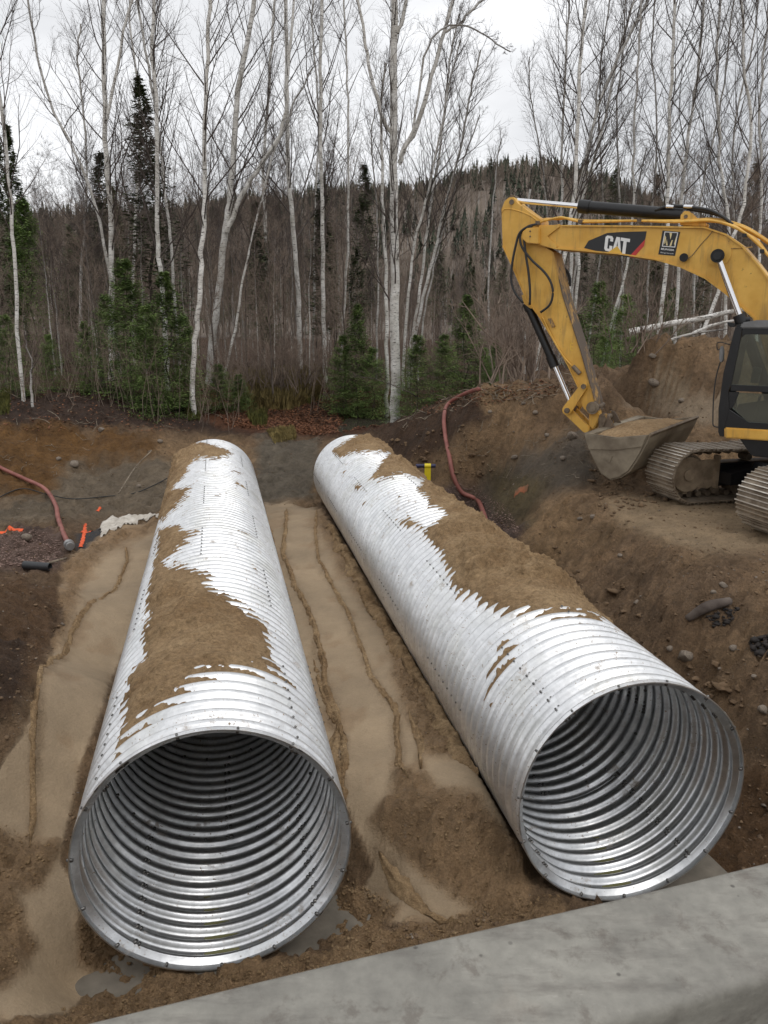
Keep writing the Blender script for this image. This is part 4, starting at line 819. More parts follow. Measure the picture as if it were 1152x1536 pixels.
# far wall and front frame
cpart(pil, OF, OF + .07, 'front_pillar', M['black'])
cpart([(tf, zt), (TR_, zt), (TR_, zt2), (tg - .04, zt2), (tg, zt2 - .05)], OF + .002, OF + .06, 'top_rail', M['black'])
cpart([(TR_, zt), (TR_, 3.02), (TR_ + .14, 3.02), (TR_ + .14, zt)], OF - .002, OF + .07, 'rear_pillar', M['black'])
cpart([(1.4, 3.3), (TR_, 3.7), (TR_, 2.95), (1.5, 2.95)], OF + .003, OF + .03, 'inner_wall', M['black'])
m = MB()
for i, w in ((0, .05), (3, .06)):
    a = fz[i]; ep(m, [(a[0] + .0, a[1] - .05), (a[0] - .08, a[1] - .05), (a[0] - .08, a[1] + .04), (a[0], a[1] + .04)], OF + .071, ON - .071)
part(m, 'windscreen_frame', M['black'], cab, .004)
ep_ = MB(); ep(ep_, [(fz[0][0] - .03, fz[0][1]), (fz[0][0] - .037, fz[0][1]), (fz[3][0] - .037, fz[3][1]), (fz[3][0] - .03, fz[3][1])], OF + .072, ON - .072); part(ep_, 'windscreen', M['glass'], cab)
zr = fz[0][1]
cpart([(tf + .04, zr - .02), (tf + .02, zr + .07), (tf - .2, zr + .11), (TR_ - .02, zr + .11), (TR_ - .04, zr - .02)], OF - .02, ON + .015, 'cab_roof', M['screen'], .02)
cpart([(1.5, 2.9), (TR_, 2.9), (TR_, 3.0), (1.52, 3.0)], OF + .02, ON - .07, 'cab_floor', M['black'])
part(ep(MB(), ZC([(338, 1252), (338, 1368)], ON + .03) + [(-2.4, 2.845), (-2.4, 3.02)], 1.1, ON + .03), 'side_skirt', M['yellow'], None, .02)
cpart([(.35, 3.35), (-.15, 3.35), (-.15, 3.48), (.38, 3.47)], .78, 1.26, 'seat', M['seat'], .03); cpart([(-.02, 3.45), (-.18, 3.45), (-.3, 4.25), (-.18, 4.27)], .8, 1.24, 'seat_back', M['seat'], .03)
cpart([(.3, 3.0), (-.1, 3.0), (-.1, 3.35), (.3, 3.35)], .86, 1.18, 'seat_base', M['black'], .01)
for o0 in (.68, 1.28): cpart([(.5, 3.55), (0, 3.5), (0, 3.6), (.48, 3.66)], o0, o0 + .09, 'armrest', M['screen'], .015)
for o0 in (.72, 1.32): part(MB().cyl(E3(.45, 3.64, o0), E3(.5, 3.85, o0), .015, n=8).cyl(E3(.5, 3.83, o0), E3(.52, 3.93, o0), .03, n=10), 'control_lever', M['rubber'], cab, smooth=True)
cpart([(1.22, 3.7), (1.1, 3.7), (1.08, 3.95), (1.2, 3.97)], .66, .86, 'monitor', M['screen'], .01)
for o0 in (.9, 1.1): part(MB().cyl(E3(1.1, 3.0, o0), E3(1.02, 3.5, o0), .014, n=8), 'travel_lever', M['rubber'], cab)
etube('grab_rail', ZC([(285, 1252), (228, 1240), (212, 1185), (222, 900), (250, 690), (290, 545), (306, 500)], ON), ON - .02, .011, M['rubber'], parent=cab)
mp_ = ZC([(308, 355), (290, 400), (286, 500), (302, 542), (322, 520), (328, 420), (318, 365)], ON); part(ep(MB(), mp_, ON - .14, ON + .04), 'mirror', M['screen'], cab, .01)
etube('mirror_bracket', ZC([(300, 380), (262, 400), (255, 330), (300, 318), (345, 330), (400, 345)], ON), ON - .05, .008, M['rubber'], parent=cab)
part(MB().cyl(E3(*ZC([(628, 70)], 1.0)[0], 1.0), E3(*ZC([(628, 70)], 1.0)[0], 1.0) + HP * .07, .05, n=12), 'cab_lamp', M['black'], cab, smooth=True)
part(ep(MB(), ZC([(370, 95), (470, 110), (462, 150), (400, 150)], .5), .42, .56), 'hose_guide', M['black'], None, .01)
# ---- house, undercarriage
part(ep(MB(), [(1.0, 2.52), (-2.6, 2.52), (-2.6, 2.84), (1.25, 2.84)], -1.3, 1.4), 'house_frame', M['black'], bevel=.02)
part(ep(MB(), [(-.45, 2.86), (-2.5, 2.86), (-2.5, 3.95), (-.45, 3.95)], -1.45, 1.44), 'engine_cover', M['yellow'], bevel=.05)
part(ep(MB(), [(-2.52, 2.6), (-3.2, 2.75), (-3.3, 3.2), (-3.2, 3.9), (-2.52, 3.9)], -1.45, 1.45), 'counterweight', M['black'], bevel=.08)
part(ep(MB(), [(1.1, 2.86), (-.44, 2.86), (-.44, 3.5), (.9, 3.5)], -1.45, -.45), 'tool_box', M['yellow'], bevel=.04)
part(MB().cyl((PIV[0], PIV[1], 2.22), (PIV[0], PIV[1], 2.515), .68, n=36), 'swing_ring', M['black'], smooth=True)
def U3(a, o, z): q = PIV + HT * a + UT * o; return np.array([q[0], q[1], z])
zg = 1.45; hub = zg + .52
m = MB(); m.prism([(-.9, 1.95), (.9, 1.95), (.75, 2.22), (-.75, 2.22)], lambda a, b, o: U3(a, o, b), -.8, .8)
for sx in (-1, 1):
    for so_2 in (-1, 1): m.prism([(sx * .4, 1.9), (sx * 1.3, 1.8), (sx * 1.3, 2.02), (sx * .4, 2.18)][::sx], lambda a, b, o: U3(a, o, b), so_2 * .7, so_2 * 1.05)
part(m, 'car_body', M['black'], bevel=.01)
def shoe_mesh():
    m = MB(); w, l = .42, .108; prof = [(-l, -.012), (l * 1.02, -.012), (l * 1.02, .012), (.104, .014), (.098, .046), (.078, .046), (.070, .014), (.018, .012), (.014, .036), (-.004, .036), (-.010, .012), (-.060, .012), (-.064, .036), (-.08, .036), (-.088, .012), (-l, .010)]
    m.prism(prof, lambda a, b, o: np.array([o, a, b]), -w, w)
    me = bpy.data.meshes.new('track_shoe'); me.from_pydata(np.vstack(m.v).tolist(), [], m.f); bm = bmesh.new(); bm.from_mesh(me); bmesh.ops.recalc_face_normals(bm, faces=bm.faces); bm.to_mesh(me); bm.free()
    me.materials.append(M['track']); me.materials.append(M['track_edge'])
    for f in me.polygons:
        c_ = f.center; 
        if f.normal.z > .9 and c_.z > .03: f.material_index = 1
    return me
SH = shoe_mesh()
half, rad = 1.93, .475; per = 4 * half + 2 * math.pi * rad; ns = 52
for si, o_ in enumerate((-1.25, 1.25)):
    for k in range(ns):
        s = k / ns * per
        if s < 2 * half: a, z, an = -half + s, hub + rad, 0.
        elif s < 2 * half + math.pi * rad: th = (s - 2 * half) / rad; a, z, an = half + rad * math.sin(th), hub + rad * math.cos(th), th
        elif s < 4 * half + math.pi * rad: a, z, an = half - (s - 2 * half - math.pi * rad), hub - rad, math.pi
        else: th = (s - 4 * half - math.pi * rad) / rad; a, z, an = -half - rad * math.sin(th), hub - rad * math.cos(th), math.pi + th
        if an == 0: z -= .03 * math.sin((a + half) / (2 * half) * math.pi * 2) ** 2
        tg_ = HT * math.cos(an) + np.array([0, 0, -math.sin(an)]); nr_ = HT * math.sin(an) + np.array([0, 0, math.cos(an)]); xv = np.cross(tg_, nr_)
        o = bpy.data.objects.new('track_shoe', SH); C.objects.link(o); o.parent = ex; q = U3(a, o_, z) - PIV
        o.matrix_local = Matrix(((xv[0], tg_[0], nr_[0], q[0]), (xv[1], tg_[1], nr_[1], q[1]), (xv[2], tg_[2], nr_[2], q[2]), (0, 0, 0, 1)))
    # chain
    m = MB()
    for k in range(ns):
        s = (k + .5) / ns * per
        if s < 2 * half: a, z = -half + s, hub + rad - .075
        elif s < 2 * half + math.pi * rad: th = (s - 2 * half) / rad; a, z = half + (rad - .075) * math.sin(th), hub + (rad - .075) * math.cos(th)
        elif s < 4 * half + math.pi * rad: a, z = half - (s - 2 * half - math.pi * rad), hub - rad + .075
        else: th = (s - 4 * half - math.pi * rad) / rad; a, z = -half - (rad - .075) * math.sin(th), hub - (rad - .075) * math.cos(th)
        m.cyl(U3(a, o_ - .11, z), U3(a, o_ + .11, z), .058, n=8)
    ch = part(m, 'track_chain', M['steel_dirty']); ch['kind'] = 'stuff'
    part(MB().prism([(-1.7, 1.72), (1.35, 1.72), (1.35, 1.95), (1.3, 2.16), (-1.5, 2.16), (-1.7, 2.0)], lambda a, b, o: U3(a, o, b), o_ - .16, o_ + .2), 'track_frame', M['black'], bevel=.02)
    idl = part(MB().cyl(U3(half, o_ - .1, hub), U3(half, o_ + .1, hub), .385, n=36).cyl(U3(half, o_ + .1, hub), U3(half, o_ + .175, hub), .345, .325, n=36), 'idler_wheel', M['mud'], smooth=True)
    part(MB().cyl(U3(half, o_ + .17, hub), U3(half, o_ + .22, hub), .11, n=18), 'idler_hub', M['mud'], idl, smooth=True)
    part(MB().prism([(half - .62, hub - .2), (half - .45, hub - .30), (half + .0, hub - .20), (half + .12, hub - .1), (half + .12, hub + .1), (half + .0, hub + .18), (half - .3, hub + .26), (half - .62, hub + .26)], lambda a, b, o: U3(a, o, b), o_ + .135, o_ + .165), 'idler_guard', M['mud'], bevel=.008)
    part(MB().prism([(half - .62, hub - .28), (half - .56, hub - .28), (half - .56, hub + .34), (half - .62, hub + .34)], lambda a, b, o: U3(a, o, b), o_ + .1, o_ + .24), 'frame_rib', M['mud'], bevel=.008)
    part(MB().cyl(U3(-half, o_ - .1, hub), U3(-half, o_ + .1, hub), .37, n=21), 'drive_sprocket', M['steel_dirty'], smooth=True)
    for k in range(7): part(MB().cyl(U3(-1.4 + k * .45, o_ - .14, hub - .3), U3(-1.4 + k * .45, o_ + .14, hub - .3), .1, n=14), 'track_roller', M['steel_dirty'], smooth=True)
    for k in (-.6, .6): part(MB().cyl(U3(k, o_ - .1, hub + .27), U3(k, o_ + .12, hub + .27), .075, n=12), 'carrier_roller', M['steel_dirty'], smooth=True)
# ================================================================== OBJECTS IN THE PIT
def thing_mesh(o, label, cat, group=None): return tag(o, label, cat, group)
def gpath(L, lift=.06, **k): return np.array([on(a, b) + [0, 0, lift] for a, b in L])
# red hoses
hp_ = gpath([(-60, 672), (0, 706), (35, 722), (68, 742), (84, 765), (88, 785), (97, 808), (104, 822)], .07); hp_[3:6, 2] += .05
hr = empty('suction_hose', tuple(hp_[0]), 'red rubber suction hose crossing the grey clay at the left edge', 'hose')
tube_obj('hose_body', hp_, .05, M['hose'], hr, 12, 8, org=hp_[0])
e = hp_[-1]; dr = (hp_[-1] - hp_[-2]) / np.linalg.norm(hp_[-1] - hp_[-2]); m = MB().cyl(e - dr * .03, e + dr * .12, .10, n=16)
M['alu'] = simple('cast_aluminium', (.5, .5, .5), .45, .8, .2)
m.build('hose_coupling', M['alu'], hr, org=hp_[0], bevel=.008, smooth=True)
m = MB().cyl(e + dr * .12, e + dr * .2, .075, n=16); m.build('coupling_ring', M['alu'], hr, org=hp_[0], smooth=True)
hp2 = gpath([(718, 588), (695, 598), (672, 610), (666, 630), (668, 660), (674, 690), (680, 722), (692, 742), (708, 750), (718, 760), (726, 778), (732, 800)], .07)
hr2 = empty('suction_hose', tuple(hp2[0]), 'long red hose running down the right bank behind the right pipe', 'hose')
tube_obj('hose_body', hp2, .055, M['hose'], hr2, 12, 8, org=hp2[0])
# cables
tag(tube_obj('cable', gpath([(-20, 758), (30, 735), (70, 744), (110, 750), (160, 746), (200, 742), (235, 728), (262, 712)], .02), .014, M['rubber'], None, 6, 6), 'thin black cable lying across the grey clay behind the left pipe', 'cable')
tag(tube_obj('rope', np.array([on(178, 742) + [0, 0, .03], on(205, 715) + [0, 0, .25], on(228, 695) + [0, 0, .35], on(222, 683) + [0, 0, .1]]), .015, M['deadwood'], None, 6, 3), 'thin pale root leaning over the clay left of the left pipe', 'root')
# orange paint marks
def blob(name, px, mat, lift, label, cat, thick=.006):
    w = np.array([on(a, b) for a, b in px]); c = w.mean(0); n = len(w); lift = max(lift, .02)
    zt = gz(w[:, 0], w[:, 1]) + lift; v = [*(np.c_[w[:, :2], zt]).tolist(), *(np.c_[w[:, :2], zt - thick - .03]).tolist()]
    me = bpy.data.meshes.new(name); me.from_pydata(v, [], [tuple(range(n)), tuple(range(2 * n - 1, n - 1, -1))] + [(i, (i + 1) % n, n + (i + 1) % n, n + i) for i in range(n)])
    return tag(link(name, me, mat), label, cat)
def stroke(name, px, wid, mat, label, lift=.02, n=14):
    q, _ = spline(np.array([on(a, b) for a, b in px]), np.ones(len(px)), n); d = np.gradient(q, axis=0)[:, :2]; d /= np.linalg.norm(d, axis=1, keepdims=True); nn = np.stack([-d[:, 1], d[:, 0]], 1)
    k = len(q); w = wid * (.6 + .8 * rng.random(k)); cols = []
    for s_ in (-1, -.4, .4, 1): xy = q[:, :2] + nn * (w * s_)[:, None]; cols.append(np.c_[xy, gz(xy[:, 0], xy[:, 1]) + lift * (1 if abs(s_) < .5 else .3)])
    return tag(link(name, np_mesh(name, np.stack(cols, 1), gridfaces(k, 4)), mat, None, True), label, 'paint mark')
stroke('paint_mark', [(128, 788), (127, 800), (124, 812), (121, 822)], .035, M['orange'], 'orange sprayed T shaped mark between the left hose end and the white cloth')
stroke('paint_mark', [(124, 800), (130, 799), (138, 798)], .06, M['orange'], 'short orange crossbar of the sprayed mark beside the left hose end')
stroke('paint_mark', [(-10, 796), (15, 794), (35, 796)], .04, M['orange'], 'orange sprayed line at the left edge on the gravel')
stroke('paint_mark', [(146, 768), (150, 762)], .035, M['orange'], 'small faint orange dash on the clay above the white cloth')
stroke('paint_mark', [(772, 742), (782, 737), (792, 734)], .06, noisy('faded_orange_paint', srgb(108, 80, 58), srgb(146, 88, 58), 6, .9, 0, .2, 30, .01, kind='World'), 'faded orange paint patch on the right bank near the red hose')
# white geotextile
def cloth(poly, label, amp=.05):
    w = np.array([on(a, b)[:2] for a, b in poly]); lo, hi = w.min(0), w.max(0); gx, gy = np.meshgrid(np.arange(lo[0], hi[0], .045), np.arange(lo[1], hi[1], .045)); D = sdf(w, gx, gy) + .05 * fbm(gx, gy, 3, 3, 1)
    z = gz(gx, gy) + .03 + amp * (.5 + fbm(gx, gy, 3.5, 4, 3, .6)) + .02 * fbm(gx, gy, 12, 2, 1); z = np.where(D < .04, z - .03, z); f = gridfaces(*gx.shape); k = (D > 0).ravel()[f].all(1); f = f[k]; V = np.stack([gx, gy, z], -1).reshape(-1, 3); u_, inv = np.unique(f, return_inverse=True)
    return tag(link('geotextile_sheet', np_mesh('geotextile_sheet', V[u_], inv.reshape(f.shape)), M['cloth'], None, True), label, 'geotextile')
cloth([(152, 782), (170, 775), (215, 774), (248, 771), (246, 782), (210, 786), (180, 792), (160, 802), (150, 812), (148, 795)], 'crumpled white geotextile cloth sticking out of the sand left of the left pipe', .045)
# pipe offcut, stick, stones
a, b = on(37, 856) + [0, 0, .07], on(76, 860) + [0, 0, .07]; oc = empty('plastic_pipe', tuple(a), 'short black plastic pipe offcut lying on gravel at the left', 'pipe offcut')
m = MB(); v1, f1, _ = tubes(np.stack([a, b])[None], np.array([[.07, .07]]), 18); v2_, f2_, _ = tubes(np.stack([a, b])[None], np.array([[.06, .06]]), 18); m.add(v1, f1); m.add(v2_, f2_[:, ::-1])
i = np.arange(18); m.f += [(int(x), int((x + 1) % 18), int(36 + (x + 1) % 18), int(36 + x)) for x in i] + [(int(18 + x), int(18 + (x + 1) % 18), int(54 + (x + 1) % 18), int(54 + x)) for x in i]
m.build('pipe_wall', M['pvc'], oc, org=a, smooth=True)
tag(tube_obj('stick', gpath([(58, 853), (80, 847), (100, 841)], .04), [.02, .025, .02], M['deadwood'], None, 7, 3), 'thin brown stick behind the black pipe offcut on the left', 'stick')
def rock_mesh(seed, sub=2):
    bm = bmesh.new(); bmesh.ops.create_icosphere(bm, subdivisions=sub, radius=1); r_ = np.random.default_rng(seed)
    ax = r_.normal(size=(9, 3)); ax /= np.linalg.norm(ax, axis=1, keepdims=True); off = r_.uniform(.55, .95, 9)
    for v_ in bm.verts:
        p_ = np.array(v_.co); 
        for a_, o_ in zip(ax, off):
            d_ = p_ @ a_
            if d_ > o_: p_ = p_ - a_ * (d_ - o_) * .85
        v_.co = Vector(p_ * (1 + .04 * r_.normal()))
    me = bpy.data.meshes.new('stone'); bm.to_mesh(me); bm.free(); me.shade_smooth(); me.set_sharp_from_angle(angle=R(35)); return me
ROCKS = [rock_mesh(i) for i in range(6)]
for me in ROCKS: me.materials.append(M['stone'])
RK = [(40, 809, 9, 'dark round stone on the gravel at the left below the red hose'), (1027, 990, 14, 'large pale rounded stone on the slope right of the right pipe'), (1005, 975, 6, None), (889, 778, 6, 'small pale stone on the slope below the bucket'), (980, 583, 9, 'flat angular grey stone on the spoil mound behind the bucket'), (978, 549, 6, None), (1022, 603, 6, None), (857, 657, 10, 'dark stone low on the right bank between hose and bucket'), (803, 622, 5, 'pale stone high on the right bank right of the hose'), (785, 609, 4, None), (772, 690, 6, None), (1085, 882, 7, None), (1070, 890, 5, None), (1144, 1068, 9, 'reddish stone at the right edge beside the right pipe'), (1100, 975, 7, None), (1130, 1020, 5, None), (112, 700, 8, 'mossy grey stone on the orange soil behind the left hose'), (152, 646, 6, None), (88, 690, 5, None), (240, 665, 5, None), (208, 730, 4, None), (930, 835, 5, None), (870, 780, 5, None), (955, 905, 6, None), (1010, 1035, 6, None), (1140, 985, 6, None), (845, 690, 6, None), (735, 620, 4, None), (820, 655, 5, None)]
for i, (x, y, r, lb) in enumerate(RK):
    q = on(x, y); dep = q[1] * cp + (H - q[2]) * sp; s = r * dep / F; o = bpy.data.objects.new('stone', ROCKS[i % 6]); C.objects.link(o); o.location = (q[0], q[1], q[2] + s * .25); o.scale = (s, s * .9, s * .7); o.rotation_euler = (rng.uniform(-.3, .3), rng.uniform(-.3, .3), rng.uniform(0, 6))
    if lb: tag(o, lb, 'stone', 'stones on the banks')
    else: tag(o, 'small brown grey stone half sunk in the dug soil of the banks', 'stone', 'small stones on the banks')
# charred log and black debris on the right slope
lg = np.array([on(1030, 936) + [0, 0, .03], on(1060, 922) + [0, 0, .07], on(1094, 910) + [0, 0, .06]]); tag(tube_obj('log', lg, [.045, .07, .05], M['bark_dark'], None, 10, 6), 'dark rotten log lying on the slope right of the right pipe', 'log')
M['char'] = noisy('black_debris', srgb(28, 25, 24), srgb(58, 50, 46), 9, .8, 0, .6, 40, .02, kind='World')
def clods(name, L, n, smin, smax, mat, label, seed=1, spread=None, kind='stuff', sub=1):
    r_ = np.random.default_rng(seed); base = []
    for k in range(5):
        bm = bmesh.new(); bmesh.ops.create_icosphere(bm, subdivisions=sub, radius=1); v_ = np.array([x.co[:] for x in bm.verts]) * (1 + .34 * r_.normal(size=(len(bm.verts), 1))); f_ = np.array([[x.index for x in f.verts] for f in bm.faces]); bm.free(); base.append((v_, f_))
    VV = []; FF = []; o_ = 0
    pts = L(n, r_)
    s = smin * (smax / smin) ** (r_.random(len(pts)) ** 2.6)
    for k, (p_, s_) in enumerate(zip(pts, s)):
        v_, f_ = base[k % 5]; an = r_.uniform(0, 6.28); c_, sn2 = math.cos(an), math.sin(an); w = v_ * s_ * r_.uniform(.6, 1.3, 3) * [1, 1, .65]; w = np.stack([w[:, 0] * c_ - w[:, 1] * sn2, w[:, 0] * sn2 + w[:, 1] * c_, w[:, 2]], 1); VV.append(w + [p_[0], p_[1], p_[2] + s_ * .25]); FF.append(f_ + o_); o_ += len(v_)
    return tag(link(name, np_mesh(name, np.vstack(VV), np.vstack(FF)), mat), label, kind=kind)
def in_px(polys, zmul=1):
    def f(n, r_):
        out = []
        for q in polys:
            q = np.array(q, float); lo, hi = q.min(0), q.max(0); k = 0; m_ = n // len(polys); P_ = r_.uniform(lo, hi, (m_ * 3, 2)); P_ = P_[sdf(q, P_[:, 0], P_[:, 1]) > 0][:m_]
            out += [on(a, b) for a, b in P_]
        return np.array(out)
    return f
clods('black_debris', in_px([[(1058, 925), (1110, 912), (1108, 930), (1070, 948)], [(1120, 965), (1160, 950), (1160, 985), (1130, 985)]]), 90, .02, .07, M['char'], 'black charred crumbs beside the rotten log on the slope', 3)
def soil_pts(n, r_):
    Yv = np.exp(r_.uniform(math.log(4.5), math.log(30), n * 3)); Xv = r_.uniform(-.62, .62, n * 3) * Yv; px, py = proj(np.stack([Xv, Yv, gz(Xv, Yv)], -1))
    w = np.maximum(sdf(SAND, px, py), sdf(SANDL, px, py)) < 2
    for p in PIPES:
        rx, ry = Xv - p['C'][0], Yv - p['C'][1]; s_ = rx * p['a'][0] + ry * p['a'][1]; d_ = rx * p['b'][0] + ry * p['b'][1]; w &= ~((s_ > -1.2) & (s_ < 14.5) & (np.abs(d_) < 1.25))
    fi = Yv; Xv, Yv = Xv[w][:n], Yv[w][:n]; return np.stack([Xv, Yv, gz(Xv, Yv)], 1)
clods('soil_clods', soil_pts, 7500, .008, .034, M['clod'], 'loose clods and crumbs of brown soil strewn over the banks', 5, sub=1)
clods('soil_chunks', in_px([[(760, 790), (900, 850), (1050, 960), (1140, 1080), (1080, 1060), (960, 950), (820, 840)], [(560, 660), (700, 640), (760, 740), (620, 700)], [(880, 700), (1000, 750), (900, 780)]]), 170, .03, .085, M['clod'], 'bigger broken chunks of soil lying on the slopes', 12, sub=2)
clods('pebbles', soil_pts, 900, .008, .028, M['stone'], 'small pale pebbles strewn over the banks', 6, sub=1)
clods('gravel', in_px([[(0, 800), (60, 795), (100, 820), (80, 852), (0, 852)], [(640, 742), (700, 730), (760, 760), (780, 800), (740, 800), (690, 780)]]), 2600, .008, .024, noisy('pink_gravel', srgb(112, 88, 80), srgb(164, 140, 128), 30, .9, 0, .3, 40, .01, kind='World'), 'pinkish gravel in the pit beside the hoses', 8)
clods('sand_crumbs', in_px([[(90, 1515), (250, 1478), (400, 1450), (540, 1412), (700, 1370), (835, 1340), (845, 1362), (700, 1400), (560, 1440), (400, 1480), (200, 1520), (100, 1535)]]), 4200, .004, .016, M['sand'], 'crumbs of wet brown sand piled just beyond the parapet beam', 9)
clods('sand_lumps', in_px([q for q in LUMPS[:4]] + [LUMPS[6]]), 3600, .004, .018, M['sand'], 'small lumps of loose sand in the disturbed bedding', 10)
# yellow taped stake behind the right pipe
b_ = on(641, 735); sr = empty('survey_stake', tuple(b_), 'yellow taped T handle stake standing behind the right pipe', 'stake')
tp_ = atY(637, 700, b_[1])[2] + .02
MB().cyl(b_ - [0, 0, .2], [b_[0], b_[1], tp_], .02, n=8).build('stake_rod', M['deadwood'], sr, org=b_)
m = MB(); m.box((b_[0], b_[1] - .02, tp_ - .22), (.16, .05, .40)); m.build('yellow_tape', M['yellow_tape'], sr, org=b_, bevel=.01)
m = MB(); m.cyl((b_[0] - .30, b_[1], tp_), (b_[0] - .08, b_[1], tp_), .05, n=12); m.build('handle', M['navy'], sr, org=b_, smooth=True)
m = MB(); m.cyl((b_[0] + .08, b_[1], tp_), (b_[0] + .2, b_[1], tp_), .05, n=12); m.build('handle', M['navy'], sr, org=b_, smooth=True)
m = MB(); m.cyl((b_[0] - .08, b_[1], tp_), (b_[0] + .08, b_[1], tp_), .062, n=12); m.build('tape_wrap', M['yellow_tape'], sr, org=b_, smooth=True)
# water
def water(poly, z, label, mat):
    w = np.array([at(a, b, z)[:2] for a, b in poly]); q, _ = spline(np.vstack([w, w[:1]]), np.ones(len(w) + 1), 4); me = bpy.data.meshes.new('puddle'); me.from_pydata([(a, b, z) for a, b in q[:-1]], [], [tuple(range(len(q) - 1))]); return tag(link('puddle', me, mat), label, kind='structure')
water([(1090, 1120), (1160, 1130), (1300, 1200), (1300, 1300), (1180, 1240), (1120, 1190)], -.0, 'muddy brown puddle at the foot of the right bank', M['water'])
water([(520, 628), (600, 622), (640, 632), (600, 650), (550, 660), (500, 655)], 1.0, 'shallow creek water behind the pipes', M['creek'])
# sticks and roots on the banks
def scatter_sticks(n, polys, label, seed, lmin=.2, lmax=.9, r=.009, mat='deadwood', lift=.02):
    r_ = np.random.default_rng(seed); P_ = in_px(polys)(n, r_); n = len(P_); an = r_.uniform(0, 6.28, n); L_ = r_.uniform(lmin, lmax, n); el = r_.uniform(-.1, .5, n); k = 5; t = np.linspace(-.5, .5, k)
    pts = P_[:, None] + np.stack([np.cos(an)[:, None] * t * L_[:, None], np.sin(an)[:, None] * t * L_[:, None], (t[None] + .4) * (L_ * el)[:, None]], -1) + r_.normal(size=(n, k, 3)) * (.06 * L_)[:, None, None]
    pts[..., 2] = np.maximum(pts[..., 2], gz(pts[..., 0], pts[..., 1]) + lift * .5); v, f, _ = tubes(pts, np.linspace(1, .4, k)[None] * r_.uniform(.5, 1.6, n)[:, None] * r, 4); return tag(link('sticks', np_mesh('sticks', v, f), M[mat]), label, kind='stuff')
scatter_sticks(130, [[(0, 585), (300, 590), (420, 640), (240, 650), (0, 650)], [(560, 600), (720, 585), (700, 610), (600, 650)], [(700, 580), (860, 575), (880, 600), (700, 612)]], 'broken sticks and roots strewn along the top of the banks', 21)
scatter_sticks(60, [[(640, 640), (900, 620), (860, 720), (700, 720)], [(0, 660), (240, 660), (200, 740), (0, 700)]], 'thin pale rootlets sticking out of the banks', 22, .1, .5, .006)
# fallen leaves
def leaves(polys, n, label, seed, s=.05, mat='leaf'):
    r_ = np.random.default_rng(seed); P_ = in_px(polys)(n, r_); n = len(P_); a = r_.uniform(0, 6.28, n); sz = s * r_.uniform(.6, 1.5, n); u_ = np.stack([np.cos(a), np.sin(a), r_.uniform(-.5, .5, n)], 1); w = np.stack([-np.sin(a), np.cos(a), r_.uniform(-.5, .5, n)], 1)
    c0 = P_ + [0, 0, .03]; v = np.stack([c0 - u_ * sz[:, None], c0 + w * .6 * sz[:, None], c0 + u_ * sz[:, None], c0 - w * .6 * sz[:, None]], 1).reshape(-1, 3); return tag(link('fallen_leaves', np_mesh('fallen_leaves', v, np.arange(n * 4).reshape(-1, 4)), M[mat]), label, kind='stuff')
leaves([[(300, 585), (590, 585), (570, 640), (480, 655), (340, 640)]], 9000, 'red brown fallen leaves on the forest floor behind the pipes', 31, .04)
leaves([[(-20, 585), (300, 590), (290, 650), (0, 650)], [(600, 590), (860, 572), (860, 590), (640, 625)]], 1500, 'brown leaf litter along the bank tops', 32, .035)
# grass and moss
def grass(polys, n, h, label, seed, mat):
    r_ = np.random.default_rng(seed); P_ = in_px(polys)(n, r_); n = len(P_); hh = h * r_.uniform(.5, 1.3, n); a = r_.uniform(0, 6.28, n); ln = r_.uniform(.2, 1., n); b = np.stack([np.cos(a), np.sin(a), 0 * a], 1); tip = P_ + b * (hh * ln * .6)[:, None] + np.stack([0 * a, 0 * a, hh], 1); w = np.stack([-np.sin(a), np.cos(a), 0 * a], 1) * .012
    mid = (P_ + tip) / 2 + [0, 0, h * .15]; v = np.stack([P_ - w, P_ + w, mid + w * .7, tip, mid - w * .7], 1).reshape(-1, 3); return tag(link('grass', np_mesh('grass', v, np.arange(n * 5).reshape(-1, 5)), M[mat]), label, kind='stuff')
grass([[(345, 570), (480, 560), (480, 600), (430, 618), (360, 612)]], 7000, .55, 'tufts of straw coloured dead grass on the forest floor', 41, 'grass')
grass([[(370, 625), (400, 620), (400, 640), (380, 640)], [(280, 612), (305, 610), (300, 632), (282, 632)], [(0, 590), (16, 590), (14, 622), (0, 624)], [(440, 600), (470, 598), (465, 608)]], 1800, .28, 'small clumps of green undergrowth at the forest edge', 42, 'moss')
grass([[(400, 648), (440, 642), (446, 660), (412, 666)]], 1600, .14, 'low mound of straw yellow moss by the creek', 43, 'grass')
